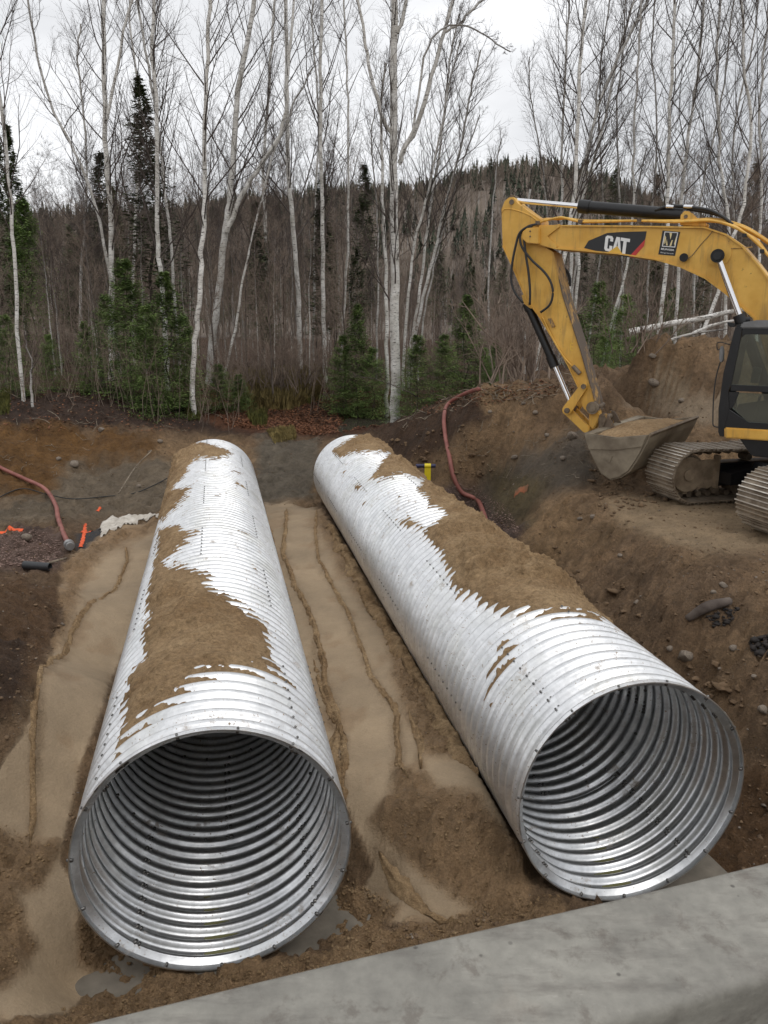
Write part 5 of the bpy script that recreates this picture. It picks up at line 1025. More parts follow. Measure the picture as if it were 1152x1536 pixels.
#==
# ================================================================== TREES
def unit(v): return v / (np.linalg.norm(v, axis=-1, keepdims=True) + 1e-9)
def grow(p0, d0, L, r0, k, up, jit, r_, tip=.25):
    n = len(p0); pts = np.empty((n, k, 3)); pts[:, 0] = p0; d = unit(d0); st = (L / (k - 1))[:, None]
    for i in range(1, k):
        d = unit(d + np.array([0, 0, up]) / (k - 1) + r_.normal(size=(n, 3)) * jit); pts[:, i] = pts[:, i - 1] + d * st
    return pts, r0[:, None] * np.linspace(1, tip, k)[None]
def kids(pts, rad, L, m, r_, ang=(.5, .9), lf=(.35, .6), t0=.15, rf=.6):
    n, k, _ = pts.shape; t = r_.uniform(t0, 1, (n, m)) * (k - 1.001); i = t.astype(int); f = (t - i)[..., None]; ar = np.arange(n)[:, None]
    p = pts[ar, i] * (1 - f) + pts[ar, i + 1] * f; d = unit(pts[ar, i + 1] - pts[ar, i]); rr = rad[ar, i] * (1 - f[..., 0]) + rad[ar, i + 1] * f[..., 0]
    q = unit(np.cross(d, r_.normal(size=d.shape))); a = r_.uniform(*ang, (n, m, 1)); dd = d * np.cos(a) + q * np.sin(a); l = L[:, None] * r_.uniform(*lf, (n, m)) * (1.15 - .6 * t / (k - 1))
    return p.reshape(-1, 3), dd.reshape(-1, 3), l.ravel(), (rr * rf).ravel()
def crown_mesh(trunk, trad, seed, n1=26, start=.3, blen=.26, m2=7, m3=6, m4=0, up=.7, ang=(.5, .85), thin=1.):
    """branches for one trunk polyline"""
    r_ = np.random.default_rng(seed); k = len(trunk); Lt = np.linalg.norm(trunk[-1] - trunk[0]); t = start + (1 - start) * (np.linspace(0, 1, n1) + r_.uniform(-.5, .5, n1) / n1).clip(0, 1) ** .9
    t = t.clip(0, .995); x = t * (k - 1); i = np.minimum(x.astype(int), k - 2); f = (x - i)[:, None]; p = trunk[i] * (1 - f) + trunk[i + 1] * f; rr = trad[i] * (1 - f[:, 0]) + trad[i + 1] * f[:, 0]; d = unit(trunk[i + 1] - trunk[i])
    az = r_.uniform(0, 6.28, n1); q = np.stack([np.cos(az), np.sin(az), 0 * az], 1); a = r_.uniform(*ang, n1)[:, None]; dd = unit(d * np.cos(a) + q * np.sin(a)); L = Lt * blen * (1.15 - .8 * (t - start) / (1 - start)) * r_.uniform(.6, 1.2, n1); r0 = np.minimum(rr * .42, .0045 + L * .0065)
    P1, R1 = grow(p, dd, L, r0, 7, up, .09, r_); out = [tubes(P1, R1, 4)]
    p, d, l, r = kids(P1, R1, L, m2, r_); P2, R2 = grow(p, d, l, np.maximum(r, .005), 5, up * .5, .12, r_); out.append(tubes(P2, R2, 3))
    p, d, l, r = kids(P2, R2, l, m3, r_, lf=(.4, .8)); P3, R3 = grow(p, d, l, np.maximum(r * .9, .003) * thin, 3, up * .2, .14, r_); out.append(tubes(P3, R3, 3))
    if m4: p, d, l, r = kids(P3, R3, l, m4, r_, lf=(.5, .9)); P4, R4 = grow(p, d, l, np.maximum(r, .003) * thin, 2, 0, .1, r_); out.append(tubes(P4, R4, 3))
    V = []; FF = []; A = []; o = 0
    for v, f, a in out: V.append(v); FF.append(f + o); A.append(a); o += len(v)
    return np.vstack(V), np.vstack(FF), np.concatenate(A)
def mk_trunk(pts, r0, r1, sub=4, wob=.02, seed=0):
    pts = np.asarray(pts, float); L = np.r_[0, np.cumsum(np.linalg.norm(np.diff(pts, axis=0), axis=1))]; rad = r0 + (r1 - r0) * (L / L[-1]) ** .9; q, rr = spline(pts, rad, sub); r_ = np.random.default_rng(seed); q[1:] += r_.normal(size=q[1:].shape) * wob * [1, 1, 0]; return q, rr
def limb_mesh(q, rr, sides=9):
    q = q.copy(); v, f, a = tubes(q[None], rr[None], sides); return v, f, a
def tree(name, label, cat, group, mats, stems, seed, **kw):
    """stems: list of (pts, r0, r1); first is the trunk"""
    base = np.array(stems[0][0][0], float); root = empty(name, tuple(base), label, cat, group); V = []; FF = []; A = []; o = 0; T = []
    for j, (pts, r0, r1) in enumerate(stems):
        q, rr = mk_trunk(pts, r0 * .9, r1 * .8, seed=seed + j); v, f, a = limb_mesh(q, rr, 10 if r0 > .1 else 7)
        me = np_mesh('trunk' if j == 0 else 'limb', v - base, f, dict(rad=a)); link('trunk' if j == 0 else 'limb', me, mats[0], root, True)
        k2 = dict(kw); 
        if j: k2['n1'] = max(6, int(kw.get('n1', 26) * .5)); k2['start'] = .15
        v, f, a = crown_mesh(q, rr, seed * 3 + j, **k2); V.append(v); FF.append(f + o); A.append(a * .42); o += len(v)
    me = np_mesh('crown', np.vstack(V) - base, np.vstack(FF), dict(rad=np.concatenate(A))); link('crown', me, mats[1], root); return root
def pxstem(L, Y, w0, w1, extend=3.0, drift=0, base_drop=True):
    pts = [atY(a, b, Y + drift * i / max(1, len(L) - 1)) for i, (a, b) in enumerate(L)]
    if extend: d = unit(np.array(pts[-1]) - np.array(pts[-2])); pts.append(pts[-1] + d * extend * .5 + [0, 0, .1]); pts.append(pts[-1] + d * extend * .5 + [.2, .2, .3])
    dep = Y * 1.0; return [pts, w0 / 2 * dep / F, max(w1 / 2 * dep / F, .01)]
def grounded(L, Y, w0, w1, **k):
    """stem whose foot stands on the ground at distance Y"""
    s = pxstem(L, Y, w0, w1, **k); p = s[0]; z = float(gz(p[0][0], p[0][1]))
    if p[0][2] > z + .05: d = unit(np.array(p[0]) - np.array(p[1])); p.insert(0, np.array(p[0]) + np.array([d[0] * .3, 0, -1]) * (p[0][2] - z + .1) * np.array([1, 1, 1]) )
    p[0][2] = min(p[0][2], z - .05); return s
BM = (M['bark'], M['bark'])
near_n = dict(n1=30, m2=8, m3=6)
# the tall pale tree in the middle
tree('aspen_tree', 'tallest thick pale aspen standing alone beside the creek in the middle', 'tree', None, BM,
     [grounded([(593, 612), (593, 500), (592, 400), (590, 250), (590, 130), (592, 0)], 28.5, 18, 9, extend=4),
      pxstem([(588, 200), (576, 182), (557, 115), (549, 69), (537, 5), (525, -60)], 28.5, 6, 3, extend=2),
      pxstem([(599, 245), (606, 222), (623, 194), (647, 115), (666, 48), (680, -5), (695, -60)], 28.5, 8, 4, extend=2),
      pxstem([(668, 48), (690, 35), (705, 18), (735, -10), (760, -30)], 28.5, 4, 3, extend=1.5),
      pxstem([(600, 235), (618, 195), (637, 85), (660, 45), (690, 38), (720, 48), (745, 66), (765, 78)], 28.3, 4.5, 2, extend=0),
      pxstem([(596, 50), (606, 20), (612, -30)], 28.5, 6, 4, extend=1.5)], 11, n1=34, m2=7, m3=6, start=.30, blen=.16, up=.9)
PB = [  # stems, distance, label, kwargs
    ([[(314, 562), (320, 498), (331, 415), (338, 342), (346, 290), (352, 208), (357, 139), (375, 40), (388, -40)], [(340, 348), (352, 318), (371, 278), (399, 236), (425, 187), (432, 104), (440, 20)]], 34, (14, 6), (8, 3), 'thick white birch leaning right behind the left pipe, forked high up'),
    ([[(290, 612), (291, 529), (299, 456), (302, 378), (307, 300), (307, 226), (309, 139), (314, 35), (320, -50)]], 27.5, (10, 5), None, 'slim pale birch rooted at the bank edge left of the forked birch'),
    ([[(249, 540), (247, 500), (242, 420), (237, 342), (236, 174), (229, 87), (234, -30)]], 31, (9, 5), None, 'straight white birch rising out of the young spruces on the left'),
    ([[(167, 560), (167, 498), (167, 404), (166, 320), (158, 208), (156, 104), (154, -30)], [(168, 430), (142, 305), (111, 226), (80, 167), (59, 97), (45, 20)], [(160, 180), (176, 100), (190, 30), (205, -20)]], 33, (11, 6), (5, 3), 'birch left of the spruces with a long limb leaning to the left'),
    ([[(266, 500), (260, 430), (255, 352), (247, 290), (238, 200), (222, 100), (205, 0)]], 35, (6, 4), None, 'thin birch leaning left just right of the straight white birch'),
    ([[(337, 560), (354, 493), (365, 415), (385, 331), (395, 290), (410, 230), (428, 190)]], 33, (5, 3), None, 'thin crooked birch stem leaning right beside the forked birch'),
    ([[(449, 500), (448, 455), (443, 378), (436, 300), (432, 243), (430, 104), (428, -30)]], 38, (9, 6), None, 'straight mottled birch left of the tall aspen'),
    ([[(488, 560), (485, 480), (484, 404), (483, 300), (481, 208), (481, 104), (484, -30)]], 36, (8, 5), None, 'slender grey birch halfway between the mottled birch and the tall aspen'),
    ([[(512, 520), (521, 378), (522, 290), (522, 174), (520, 87), (518, 40)]], 42, (5, 3), None, 'very thin birch close left of the tall aspen'),
    ([[(606, 530), (611, 460), (620, 376), (634, 318), (650, 250), (668, 160)]], 33, (6, 3), None, 'leftmost thin white birch of the leaning clump right of the aspen'),
    ([[(616, 520), (631, 431), (638, 361), (647, 300), (660, 220), (672, 120)]], 33.6, (6, 3), None, 'second thin white birch of the leaning clump right of the aspen'),
    ([[(620, 520), (641, 422), (656, 361), (669, 300), (688, 235), (700, 170)]], 34.3, (7, 3), None, 'brightest thin birch of the leaning clump right of the aspen'),
    ([[(632, 500), (645, 430), (659, 367), (672, 315), (690, 260)]], 35, (4, 2), None, 'rightmost and shortest birch of the leaning clump right of the aspen'),
    ([[(580, 560), (580, 470), (578, 380), (574, 300), (572, 200)]], 31, (8, 4), None, 'dull grey trunk directly behind the left side of the tall aspen'),
    ([[(565, 560), (567, 420), (566, 330), (560, 250)]], 37, (4, 2), None, 'thin greenish trunk left behind the tall aspen'),
    ([[(787, 570), (786, 543), (792, 470), (790, 380)]], 32, (6, 4), None, 'broken birch stem left of the excavator stick'),
    ([[(802, 578), (810, 514), (828, 440), (847, 382), (859, 310), (866, 200), (870, 100), (880, 0)]], 30, (11, 6), None, 'thick birch leaning right behind the excavator stick'),
    ([[(838, 540), (840, 420), (841, 314), (843, 235), (847, 118), (852, 40)]], 34, (7, 4), None, 'upright birch above the stick cylinder of the excavator'),
    ([[(842, 560), (856, 400), (865, 306), (888, 196), (908, 130), (951, 40), (980, -20)]], 31, (9, 5), None, 'birch rising behind the excavator boom and bending right'),
    ([[(855, 560), (868, 400), (873, 306), (908, 177), (925, 90), (955, -10)]], 32, (8, 4), None, 'second birch of the bending pair behind the excavator boom'),
    ([[(900, 555), (919, 480), (941, 394), (949, 306), (951, 196), (959, 78), (962, 0)]], 30, (6, 4), None, 'thin birch under the boom sticker crossing the boom'),
    ([[(882, 530), (896, 420), (905, 330), (900, 200)]], 34, (5, 3), None, 'thin birch seen under the boom logo'),
    ([[(915, 530), (932, 430), (944, 380), (952, 320)]], 32, (5, 3), None, 'short slanting birch under the boom right of the logo'),
    ([[(986, 510), (999, 405), (1002, 306), (1004, 157), (1012, 39), (1010, -30)]], 29, (10, 5), None, 'thick birch under the middle of the boom right of the sticker'),
    ([[(1012, 520), (1018, 400), (1022, 306), (1033, 196), (1045, 118), (1057, 0), (1060, -40)]], 30, (8, 5), None, 'birch behind the boom bend, left of the cab'),
    ([[(1054, 505), (1076, 439), (1095, 370), (1116, 306), (1126, 196), (1116, 98), (1112, 20)]], 27, (9, 5), None, 'slanting birch just behind the boom cylinder'),
    ([[(1087, 498), (1090, 420), (1092, 330), (1080, 240), (1075, 100), (1080, 0)]], 29, (8, 5), None, 'upright birch directly behind the boom above the cab'),
    ([[(1135, 500), (1138, 380), (1142, 300), (1140, 150), (1150, 40), (1155, -30)]], 28, (7, 4), None, 'birch at the right edge above the cab'),
    ([[(395, 500), (400, 420), (398, 330), (395, 250), (402, 150), (410, 40)]], 44, (7, 4), None, 'thin dark flecked birch between the forked birch and the mottled birch'),
    ([[(120, 520), (122, 400), (130, 300), (128, 200), (120, 120)]], 40, (6, 3), None, 'thin birch left of the limb leaning left'),
    ([[(28, 520), (24, 420), (18, 330), (10, 240), (-4, 120), (-16, 20)]], 26, (7, 5), None, 'grey birch at the far left edge leaning out of frame'),
    ([[(470, 540), (471, 400), (474, 280), (478, 180), (470, 60)]], 46, (5, 3), None, 'distant looking thin birch right of the mottled birch'),
    ([[(200, 500), (201, 380), (206, 280), (212, 180), (198, 60)]], 44, (6, 3), None, 'thin birch hidden low by the left young spruces'),
    ([[(858, 540), (862, 400), (872, 300), (890, 190), (902, 90), (915, 0)]], 33, (5, 3), None, 'thin upright birch between the bending pair behind the boom'),
    ([[(930, 540), (934, 420), (930, 300), (925, 180), (935, 60), (938, -20)]], 35, (5, 3), None, 'very thin birch rising over the boom logo'),
    ([[(970, 520), (972, 400), (980, 290), (985, 180), (978, 70), (985, -20)]], 36, (5, 3), None, 'thin birch rising over the boom sticker'),
    ([[(1040, 510), (1042, 400), (1050, 300), (1072, 200), (1090, 100), (1100, 0)]], 34, (5, 3), None, 'thin birch fanning right above the boom bend'),
    ([[(1108, 500), (1106, 380), (1098, 280), (1105, 170), (1130, 60), (1140, -20)]], 33, (5, 3), None, 'thin birch above the cab leaning right'),
    ([[(832, 560), (828, 440), (822, 330), (812, 240), (800, 170)]], 38, (4, 2), None, 'thin birch leaning left above the excavator stick'),
    ([[(735, 540), (732, 440), (738, 330), (742, 280)]], 44, (4, 2), None, 'short thin birch left of the excavator stick above the spruce'),
]
for i, (st_, Y, w, w2, lb) in enumerate(PB):
    wk = .72 if st_[0][-1][0] > 830 else .92
    w = (w[0] * wk, w[1] * wk)
    stems = [grounded(st_[0], Y, w[0], w[1], extend=3.5 if st_[0][-1][1] < 60 else 2.0)] + [pxstem(L, Y - .1, w2[0], w2[1], extend=2) for L in st_[1:]]
    tree('birch_tree', lb, 'tree', 'bare birch trees at the forest edge', BM, stems, 100 + i, n1=32 if w[0] > 5 else 22, m2=7, m3=5, start=.34, blen=.2 if w[0] > 5 else .17, up=.8)
# fallen white birch behind the excavator
fb = [atY(945, 498, 26), atY(1000, 487, 25.5), atY(1050, 478, 25), atY(1095, 468, 24.6), atY(1130, 462, 24.3)]; tree('fallen_birch', 'white fallen birch trunk lying above the spoil mound behind the boom', 'fallen tree', None, BM, [(fb, .13, .08), ([atY(1000, 512, 25), atY(1040, 500, 24.8), atY(1090, 494, 24.6)], .06, .03), ([atY(1040, 500, 25), atY(1075, 486, 24.6), atY(1120, 478, 24.4)], .07, .04)], 301, n1=10, m2=4, m3=3, start=.2, blen=.2, up=.2)
# drooping bare branch lying at the foot of the aspen
tree('fallen_branch', 'bare grey fallen branch arching over the bank right of the aspen', 'branch', None, (M['bark_dark'], M['bark_dark']), [([on(634, 605) + [0, 0, .1], atY(612, 588, 26), atY(590, 578, 26.2), atY(560, 568, 26.5), atY(540, 566, 27)], .04, .012)], 302, n1=9, m2=4, m3=3, start=.2, blen=.3, up=.5)
# white broken stump with twigs at the far left
tree('broken_sapling', 'small broken white sapling with curled twigs at the left bank', 'sapling', None, BM, [grounded([(47, 572), (48, 545), (40, 520), (38, 495)], 25, 5, 1.5, extend=0)], 303, n1=10, m2=4, m3=2, start=.3, blen=.35, up=1.)
# ---------------- prototypes for the forest behind
def proto(seed, Ht, r0, lean, **kw):
    r_ = np.random.default_rng(seed); k = 7; t = np.linspace(0, 1, k); pts = np.stack([lean * t ** 1.5 + r_.normal(size=k) * .12 * t, r_.normal(size=k) * .12 * t, t * Ht], 1); pts[0, 2] = -.3
    q, rr = mk_trunk(pts, r0, r0 * .12, seed=seed, wob=.015); v, f, a = limb_mesh(q, rr, 7); m1 = np_mesh('trunk', v, f, dict(rad=a)); m1.shade_smooth(); v, f, a = crown_mesh(q, rr, seed + 50, **kw); return m1, np_mesh('crown', v, f, dict(rad=a * .42))
PR = [proto(400 + i, h, r * .55, l, n1=28, m2=7, m3=6, start=s, blen=b, up=.8, thin=1.5) for i, (h, r, l, s, b) in enumerate([(15, .11, .3, .35, .2), (13, .09, 1.2, .3, .22), (17, .13, -.4, .4, .18), (11, .06, -1.0, .3, .24), (14, .08, .9, .45, .2), (12, .07, -.3, .25, .25), (16, .10, 1.6, .4, .2)])]
PD = [proto(450 + i, h, r, l, n1=28, m2=9, m3=6, start=.12, blen=b, up=.7, thin=1.5) for i, (h, r, l, b) in enumerate([(10, .06, .3, .26), (8, .05, -.6, .3), (12, .08, .5, .22)])]
for a, b in PR: a.materials.append(M['bark']); b.materials.append(M['bark'])
for a, b in PD: a.materials.append(M['bark_dark']); b.materials.append(M['twig'])
def place(name, meshes, x, y, s, label, cat, group, rz=None, z=None):
    z = float(gz(x, y)) if z is None else z; root = empty(name, (x, y, z), label, cat, group, rng.uniform(0, 6.28) if rz is None else rz); root.scale = (s, s, s)
    for nm, me in zip(('trunk', 'crown'), meshes): link(nm, me, None, root)
    return root
def hz(x, y):
    if y < 70 and abs(x) < 1.1 * y: return float(gz(x, y))
    return float(hill_h(np.array(float(x)), np.array(float(y))))
def spots(n, y0, y1, seed, xr=.62, pw=1.):
    r_ = np.random.default_rng(seed); out = []
    while len(out) < n:
        y = y0 + (y1 - y0) * r_.random() ** pw; x = r_.uniform(-xr, xr) * y
        if y < 30 and -4 < x < 3: continue
        if y < 28 and x > 2.5: continue
        out.append((x, y))
    return out
PRH = (15, 13, 17, 11, 14, 12, 16); PDH = (10, 8, 12)
def tall(x, y, lo, hi):
    px = 576 + F * x / y; k = 1.1 if 170 < px < 540 or px > 900 else (.9 if px < 170 else .45)
    return 1.6 + y * .2 * k * rng.uniform(lo, hi)
for i, (x, y) in enumerate(spots(225, 34, 125, 5, .6, 1.25)):
    place('birch_tree', PR[i % 7], x, y, min(1.25, tall(x, y, .7, 1.15) / PRH[i % 7]), 'thin bare white birch standing deeper in the forest among many alike', 'tree', 'birches deeper in the forest', z=hz(x, y))
for i, (x, y) in enumerate(spots(170, 30, 120, 6, .62, 1.3)):
    place('bare_tree', PD[i % 3], x, y, min(1.3, tall(x, y, .5, .95) / PDH[i % 3]), 'dark bare deciduous tree standing in the brown thicket behind the pit', 'tree', 'dark bare trees in the thicket', z=hz(x, y))
# ---------------- spruces
def spruce_mesh(seed, Ht, rad, nw=26, nb=9, nt=9, dens=5, tuft=.075, start=.04, ragged=.25):
    r_ = np.random.default_rng(seed); V = []; T = []
    for w in range(nw):
        h = start + (1 - start) * (w + r_.uniform(-.3, .3)) / nw; h = min(max(h, .02), .985); L0 = rad * (1 - h) ** .85 + .04 * rad
        for b in range(nb if h < .8 else max(4, nb - 3)):
            if r_.random() < ragged * .5: continue
            az = r_.uniform(0, 6.28); L = L0 * r_.uniform(1 - ragged, 1.12); dro = -.30 + .75 * h + r_.normal() * .08; k = np.linspace(0, 1, nt); cx = k * L; cz = h * Ht + L * (dro * k + .22 * k ** 2)
            ca, sa = math.cos(az), math.sin(az); ax = np.stack([cx * ca, cx * sa, cz], 1)
            for i in range(1, nt):
                tl = L * .42 * (1 - k[i] * .75) + .05 * rad
                for sgn in (-1, 1):
                    a2 = az + sgn * r_.uniform(.7, 1.1); nd = max(2, int(dens * tl / (L0 * .4 + .02) + .5)); u_ = (np.arange(nd) + .6) / nd
                    p = ax[i] + np.stack([np.cos(a2) * u_ * tl, np.sin(a2) * u_ * tl, -.12 * u_ * tl + r_.normal(size=nd) * .01], 1); V.append(p); T.append(np.full(nd, a2))
    P_ = np.vstack(V); A_ = np.concatenate(T) + r_.normal(size=len(P_)) * .5; n = len(P_); s = tuft * r_.uniform(.7, 1.4, n); d = np.stack([np.cos(A_), np.sin(A_), r_.uniform(-.35, .25, n)], 1); sd_ = np.stack([-np.sin(A_), np.cos(A_), r_.uniform(-.5, .5, n)], 1)
    v = np.stack([P_ - sd_ * (s * .3)[:, None] - d * (s * .5)[:, None], P_ + sd_ * (s * .3)[:, None] - d * (s * .3)[:, None], P_ + d * s[:, None]], 1).reshape(-1, 3); me = np_mesh('crown', v, np.arange(n * 3).reshape(-1, 3))
    q, rr = mk_trunk([(0, 0, -.2), (0, 0, Ht * .5), (0, 0, Ht * .98)], Ht * .009, Ht * .0012); v, f, a = limb_mesh(q, rr, 6); m1 = np_mesh('trunk', v, f, dict(rad=a)); m1.materials.append(M['bark_dark']); return m1, me
SPY = [spruce_mesh(500 + i, 1, r, nw=30, nb=10, nt=9, dens=6, tuft=.0145, start=.02) for i, r in enumerate((.34, .28, .40))]
SPT = [spruce_mesh(520 + i, 1, r, nw=36, nb=8, nt=7, dens=4, tuft=.014, start=.2, ragged=.45) for i, r in enumerate((.13, .10, .16))]
for a, b in SPY: b.materials.append(M['needles'])
for a, b in SPT: b.materials.append(M['needles_dark'])
def pspruce(px, ytop, ybase, Y, protos, k, label, name='spruce_tree', wide=1., group=None):
    b = atY(px, ybase, Y); t = atY(px, ytop, Y); z = float(gz(b[0], Y)); h = t[2] - z; r_ = place(name, protos[k], b[0], Y, h, label, 'tree', group, z=z - .02); r_.scale = (h * wide, h * wide, h)
G1 = 'young green spruces at the forest edge'
for a in [(200, 385, 585, 28.5, SPY, 0, 'largest young green spruce left of the straight white birch', .95), (258, 405, 600, 27.8, SPY, 1, 'young green spruce behind the slim bank edge birch', 1.), (170, 440, 590, 30, SPY, 2, 'broad low young spruce left of the largest one', .9), (228, 455, 600, 26.8, SPY, 2, 'short front spruce between the two tallest young spruces', .9), (282, 470, 608, 28.5, SPY, 0, 'small spruce touching the slim bank edge birch', .9), (135, 480, 585, 29, SPY, 1, 'small dark green spruce left of the left spruce cluster', 1.1),
          (18, 470, 580, 27.5, SPY, 0, 'young spruce at the left edge of the picture', 1.1), (80, 500, 580, 29, SPY, 2, 'low spruce between the left edge spruce and the cluster', .9), (330, 545, 612, 28.5, SPY, 2, 'low bushy spruce at the foot of the forked birch', 1.4), (360, 560, 620, 29, SPY, 0, 'tiny spruce right of the foot of the forked birch', 1.4),
          (537, 455, 610, 31, SPY, 1, 'young spruce left of the tall aspen', .85), (515, 500, 610, 31.5, SPY, 0, 'smaller spruce left of the tall aspen', 1.), (560, 520, 612, 30.5, SPY, 2, 'low spruce touching the tall aspen on its left', 1.), (625, 500, 615, 27.5, SPY, 0, 'low spruce right of the tall aspen', 1.1), (697, 440, 598, 28.5, SPY, 1, 'tallest young spruce right of the aspen above the red hose', 1.1), (665, 500, 605, 27.5, SPY, 2, 'short spruce left of the tallest right hand spruce', 1.), (742, 510, 590, 27.5, SPY, 2, 'low spruce right of the tallest right hand spruce', 1.), (725, 520, 595, 29, SPY, 0, 'small spruce half hidden behind the right hand spruces', 1.2),
          (890, 420, 570, 29, SPY, 0, 'spruce right behind the excavator stick', 1.), (930, 440, 560, 27.5, SPY, 2, 'spruce under the boom sticker', 1.), (905, 490, 575, 26, SPY, 2, 'low spruce at the foot of the spoil mound behind the stick', 1.1), (958, 470, 560, 29, SPY, 1, 'narrow spruce behind the spoil mound', 1.1), (865, 470, 580, 30, SPY, 1, 'dark spruce left behind the excavator stick', 1.2), (1000, 430, 560, 33, SPY, 0, 'spruce behind the fallen white birch', 1.)]:
    pspruce(*a[:6], a[6], wide=a[7], group=G1)
G2 = 'tall dark spruces inside the forest'
for a in [(56, 295, 520, 44, SPY, 0, 'dark green spruce with a pointed top at the upper left', .75), (50, 185, 560, 50, SPT, 1, 'ragged half dead spruce at the upper left', 1.), (34, 195, 560, 52, SPT, 0, 'second ragged spruce at the upper left edge', .9), (10, 240, 560, 42, SPT, 2, 'dark ragged spruce at the left edge of the picture', 1.), (241, 112, 560, 38, SPT, 2, 'tall black spruce with a bushy top behind the straight white birch', 1.1), (176, 225, 560, 50, SPT, 0, 'dark ragged spruce behind the birch with the leaning limb', 1.3), (392, 300, 540, 42, SPT, 0, 'narrow dark spruce right of the forked birch', 1.3), (535, 370, 560, 46, SPT, 2, 'dark spruce behind the young spruces left of the aspen', 1.2), (407, 360, 540, 44, SPT, 1, 'lower dark spruce right of the forked birch', 1.3), (548, 243, 520, 90, SPT, 0, 'far dark spruce left behind the tall aspen', 1.2), (700, 380, 560, 60, SPT, 2, 'dim spruce behind the right hand spruces', 1.1), (1105, 240, 520, 60, SPT, 0, 'dark ragged spruce above the boom bend at the right', 1.2), (965, 260, 520, 70, SPT, 1, 'dark spruce above the boom left of the bend', 1.2), (905, 250, 520, 75, SPT, 2, 'dark spruce above the stick cylinder', 1.)]:
    pspruce(*a[:6], a[6], wide=a[7], group=G2)
for i, (x, y) in enumerate(spots(46, 42, 120, 9, .6)):
    r_ = place('spruce_tree', SPT[i % 3], x, y, 1, 'dark ragged spruce scattered among the bare trees of the thicket', 'tree', 'scattered dark spruces in the thicket', z=hz(x, y)); h = rng.uniform(5, 11); r_.scale = (h * 1.3, h * 1.3, h)
# ---------------- thicket of thin bare stems
def thicket(n, y0, y1, seed, label, hmin, hmax, r=.008, xr=.62, mat='twig', ok=None):
    r_ = np.random.default_rng(seed); y = r_.uniform(y0, y1, n); x = r_.uniform(-xr, xr, n) * y; k = ~((y < 31) & (x > -5) & (x < 3.2)) & ~((y < 27) & (x > 3))
    k &= r_.random(n) < .35 + 1.2 * np.clip(fbm(x, y, .25, 3, 2) + .4, 0, 1); x, y = x[k], y[k]; n = len(x); z = np.where(y < 70, gz(x, y), hill_h(x, y)); L = r_.uniform(hmin, hmax, n); az = r_.uniform(0, 6.28, n); ti = r_.uniform(0, .5, n)
    P1, R1 = grow(np.stack([x, y, z - .05], 1), np.stack([np.cos(az) * ti, np.sin(az) * ti, np.ones(n)], 1), L, r * r_.uniform(.6, 1.8, n), 5, .2, .10, r_, .2); a = tubes(P1, R1, 3)
    p, d, l, rr = kids(P1, R1, L, 5, r_, ang=(.3, .8), lf=(.2, .5), t0=.25); P2, R2 = grow(p, d, l, np.maximum(rr, .0035), 3, .3, .15, r_); b = tubes(P2, R2, 3)
    p, d, l, rr = kids(P2, R2, l, 3, r_, lf=(.3, .7)); P3, R3 = grow(p, d, l, np.maximum(rr, .003), 2, .1, .15, r_); c_ = tubes(P3, R3, 3); V = np.vstack([a[0], b[0], c_[0]]); f = np.vstack([a[1], b[1] + len(a[0]), c_[1] + len(a[0]) + len(b[0])])
    tag(link('thicket', np_mesh('thicket', V, f, dict(rad=np.zeros(len(V)))), M[mat]), label, kind='stuff')
thicket(2000, 25.5, 36, 61, 'thicket of thin red brown saplings at the forest edge', .8, 3.2)
thicket(1500, 34, 62, 62, 'dense thicket of bare grey brown saplings in the forest', 2, 6.5, .012)
# shrubs one can tell apart
def shrub_mesh(seed, n, h):
    r_ = np.random.default_rng(seed); az = r_.uniform(0, 6.28, n); ti = r_.uniform(.1, .8, n); L = h * r_.uniform(.6, 1.1, n); P1, R1 = grow(np.zeros((n, 3)) + r_.normal(size=(n, 3)) * [.12, .12, 0], np.stack([np.cos(az) * ti, np.sin(az) * ti, np.ones(n)], 1), L, .010 * r_.uniform(.7, 1.5, n), 6, .4, .10, r_, .2)
    a = tubes(P1, R1, 3); p, d, l, rr = kids(P1, R1, L, 7, r_, ang=(.3, .8), lf=(.2, .5), t0=.2); P2, R2 = grow(p, d, l, np.maximum(rr, .004), 3, .3, .12, r_); b = tubes(P2, R2, 3); p, d, l, rr = kids(P2, R2, l, 4, r_, lf=(.3, .7)); P3, R3 = grow(p, d, l, np.maximum(rr, .003), 2, 0, .1, r_); c_ = tubes(P3, R3, 3)
    return np_mesh('stems', np.vstack([a[0], b[0], c_[0]]), np.vstack([a[1], b[1] + len(a[0]), c_[1] + len(a[0]) + len(b[0])]))
SHM = [shrub_mesh(600 + i, 14, 1) for i in range(3)]
for s in SHM: s.materials.append(M['twig'])
for i, (px, py, h, lb) in enumerate([(95, 545, 3.4, 'large leafless grey shrub on the left bank'), (60, 560, 2.6, 'leafless shrub right behind the broken sapling'), (130, 565, 2.4, 'leafless shrub left of the low broad spruce'), (375, 600, 2.2, 'thin leafless shrub at the dead grass right of the forked birch'), (415, 600, 2.4, 'leafless shrub behind the yellow moss mound'), (455, 600, 3.0, 'dense red brown shrub below the mottled birch'), (500, 600, 2.6, 'leafless shrub left of the young spruces beside the aspen'), (760, 575, 2.6, 'leafless shrub left of the excavator stick'), (790, 572, 3.2, 'tall leafless shrub at the foot of the broken birch stem'), (655, 585, 2.0, 'small leafless shrub right of the aspen'), (960, 530, 2.0, 'leafless shrub on the crest of the spoil mound'), (725, 560, 3.2, 'tall pale leafless shrub behind the right spruces'), (340, 590, 2.0, 'leafless shrub between the two left birches')]):
    q = on(px, py, 20, 60); o = link('bare_shrub', SHM[i % 3], None); o.location = q; o.scale = (h, h, h); o.rotation_euler = (0, 0, i * 1.3); tag(o, lb, 'shrub', 'leafless shrubs at the forest edge')
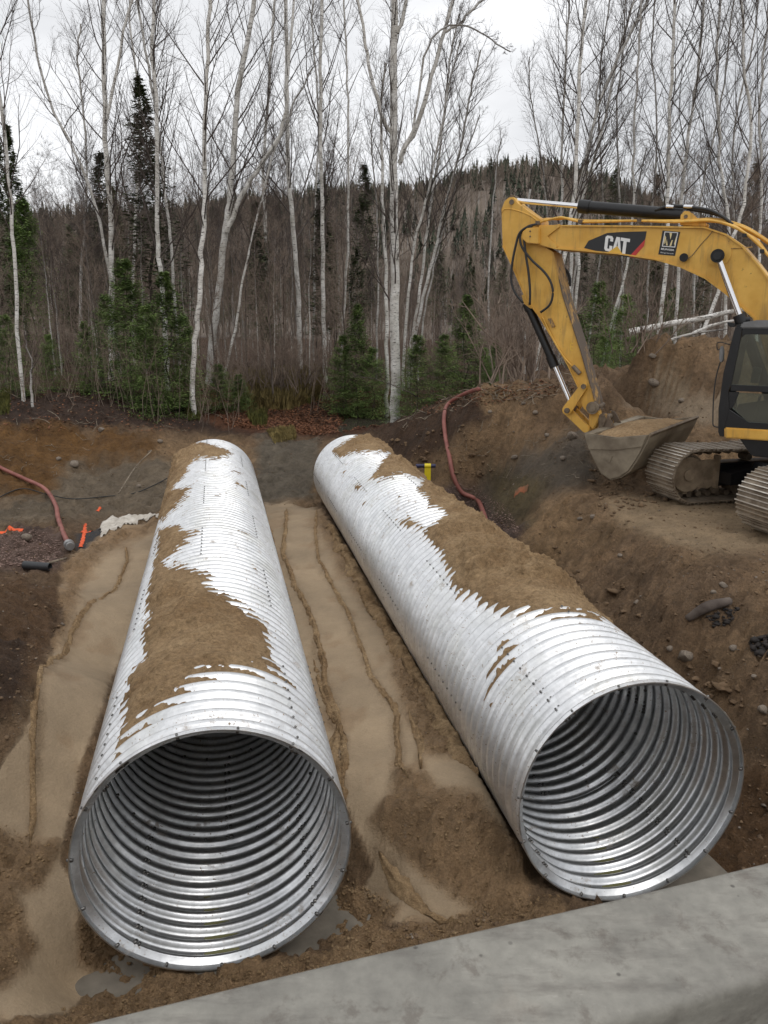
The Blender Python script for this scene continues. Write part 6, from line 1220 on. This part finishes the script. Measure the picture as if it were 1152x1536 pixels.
# ---------------- the wood on the hill
def far_wood(n, kind, seed, r0, r1, label, mat, hm=(6, 11)):
    r_ = np.random.default_rng(seed); a = r_.uniform(-.62, .62, n); r = np.sqrt(r_.uniform(r0 ** 2, r1 ** 2, n)); x = np.sin(a) * r; y = np.cos(a) * r; z = hill_h(x, y); Ht = r_.uniform(*hm, n); V = []; FF = []; B = np.stack([x, y, z - .5], 1); nn = 0
    w = .05 + r / 4200
    def spikes(p, tip, wd):
        d = tip - p; s = unit(np.cross(d, np.array([0, 1., 0]) + 0 * d)); v = np.stack([p - s * wd[:, None], p + s * wd[:, None], tip], 1); q = unit(np.cross(d, s)); v2 = np.stack([p - q * wd[:, None], p + q * wd[:, None], tip], 1); return np.concatenate([v, v2]).reshape(-1, 3)
    if kind == 'bare':
        V.append(spikes(B, B + np.stack([r_.normal(size=n) * .4, r_.normal(size=n) * .4, Ht], 1), w))
        for k in range(16):
            t = r_.uniform(.2, .9, n); p = B + np.stack([0 * t, 0 * t, t * Ht], 1); az = r_.uniform(0, 6.28, n); l = Ht * .3 * (1.1 - t) + .5; V.append(spikes(p, p + np.stack([np.cos(az) * l * .55, np.sin(az) * l * .55, l], 1), w * .6))
    elif kind == 'birch': V.append(spikes(B, B + np.stack([r_.normal(size=n) * .9, r_.normal(size=n) * .4, Ht * .85], 1), w * 1.2))
    else:
        for k in range(7):
            t = .12 + k * .125; wd = Ht * .15 * (1 - t) + .12
            for j in range(5): az = r_.uniform(0, 6.28, n); c_ = B + np.stack([0 * az, 0 * az, t * Ht], 1); tip = c_ + np.stack([np.cos(az) * wd * 1.2, np.sin(az) * wd * 1.2, -.02 * Ht + 0 * az], 1); top = c_ + np.stack([0 * az, 0 * az, Ht * .2 * np.ones(n)], 1); s_ = np.stack([-np.sin(az), np.cos(az), 0 * az], 1) * (wd * .6)[:, None]; V.append(np.stack([tip - s_, tip + s_, top], 1).reshape(-1, 3))
    V = np.vstack(V); tag(link(name_of[kind], np_mesh(name_of[kind], V, np.arange(len(V)).reshape(-1, 3)), M[mat]), label, kind='stuff')
name_of = dict(bare='distant_wood', birch='distant_birches', spruce='distant_spruces')
far_wood(6500, 'bare', 71, 85, 500, 'bare brown wood covering the hill', 'farwood')
far_wood(1500, 'birch', 72, 85, 330, 'pale birch stems dotted through the wood on the hill', 'farbirch', (6, 10))
far_wood(1100, 'spruce', 73, 150, 500, 'dark spruces scattered over the wooded hill', 'farneedles', (6, 11))
def crest_spruces(n, seed):
    r_ = np.random.default_rng(seed)
far_wood(1300, 'spruce', 74, 430, 500, 'dark spruces lining the crest of the hill', 'farneedles', (8, 13))
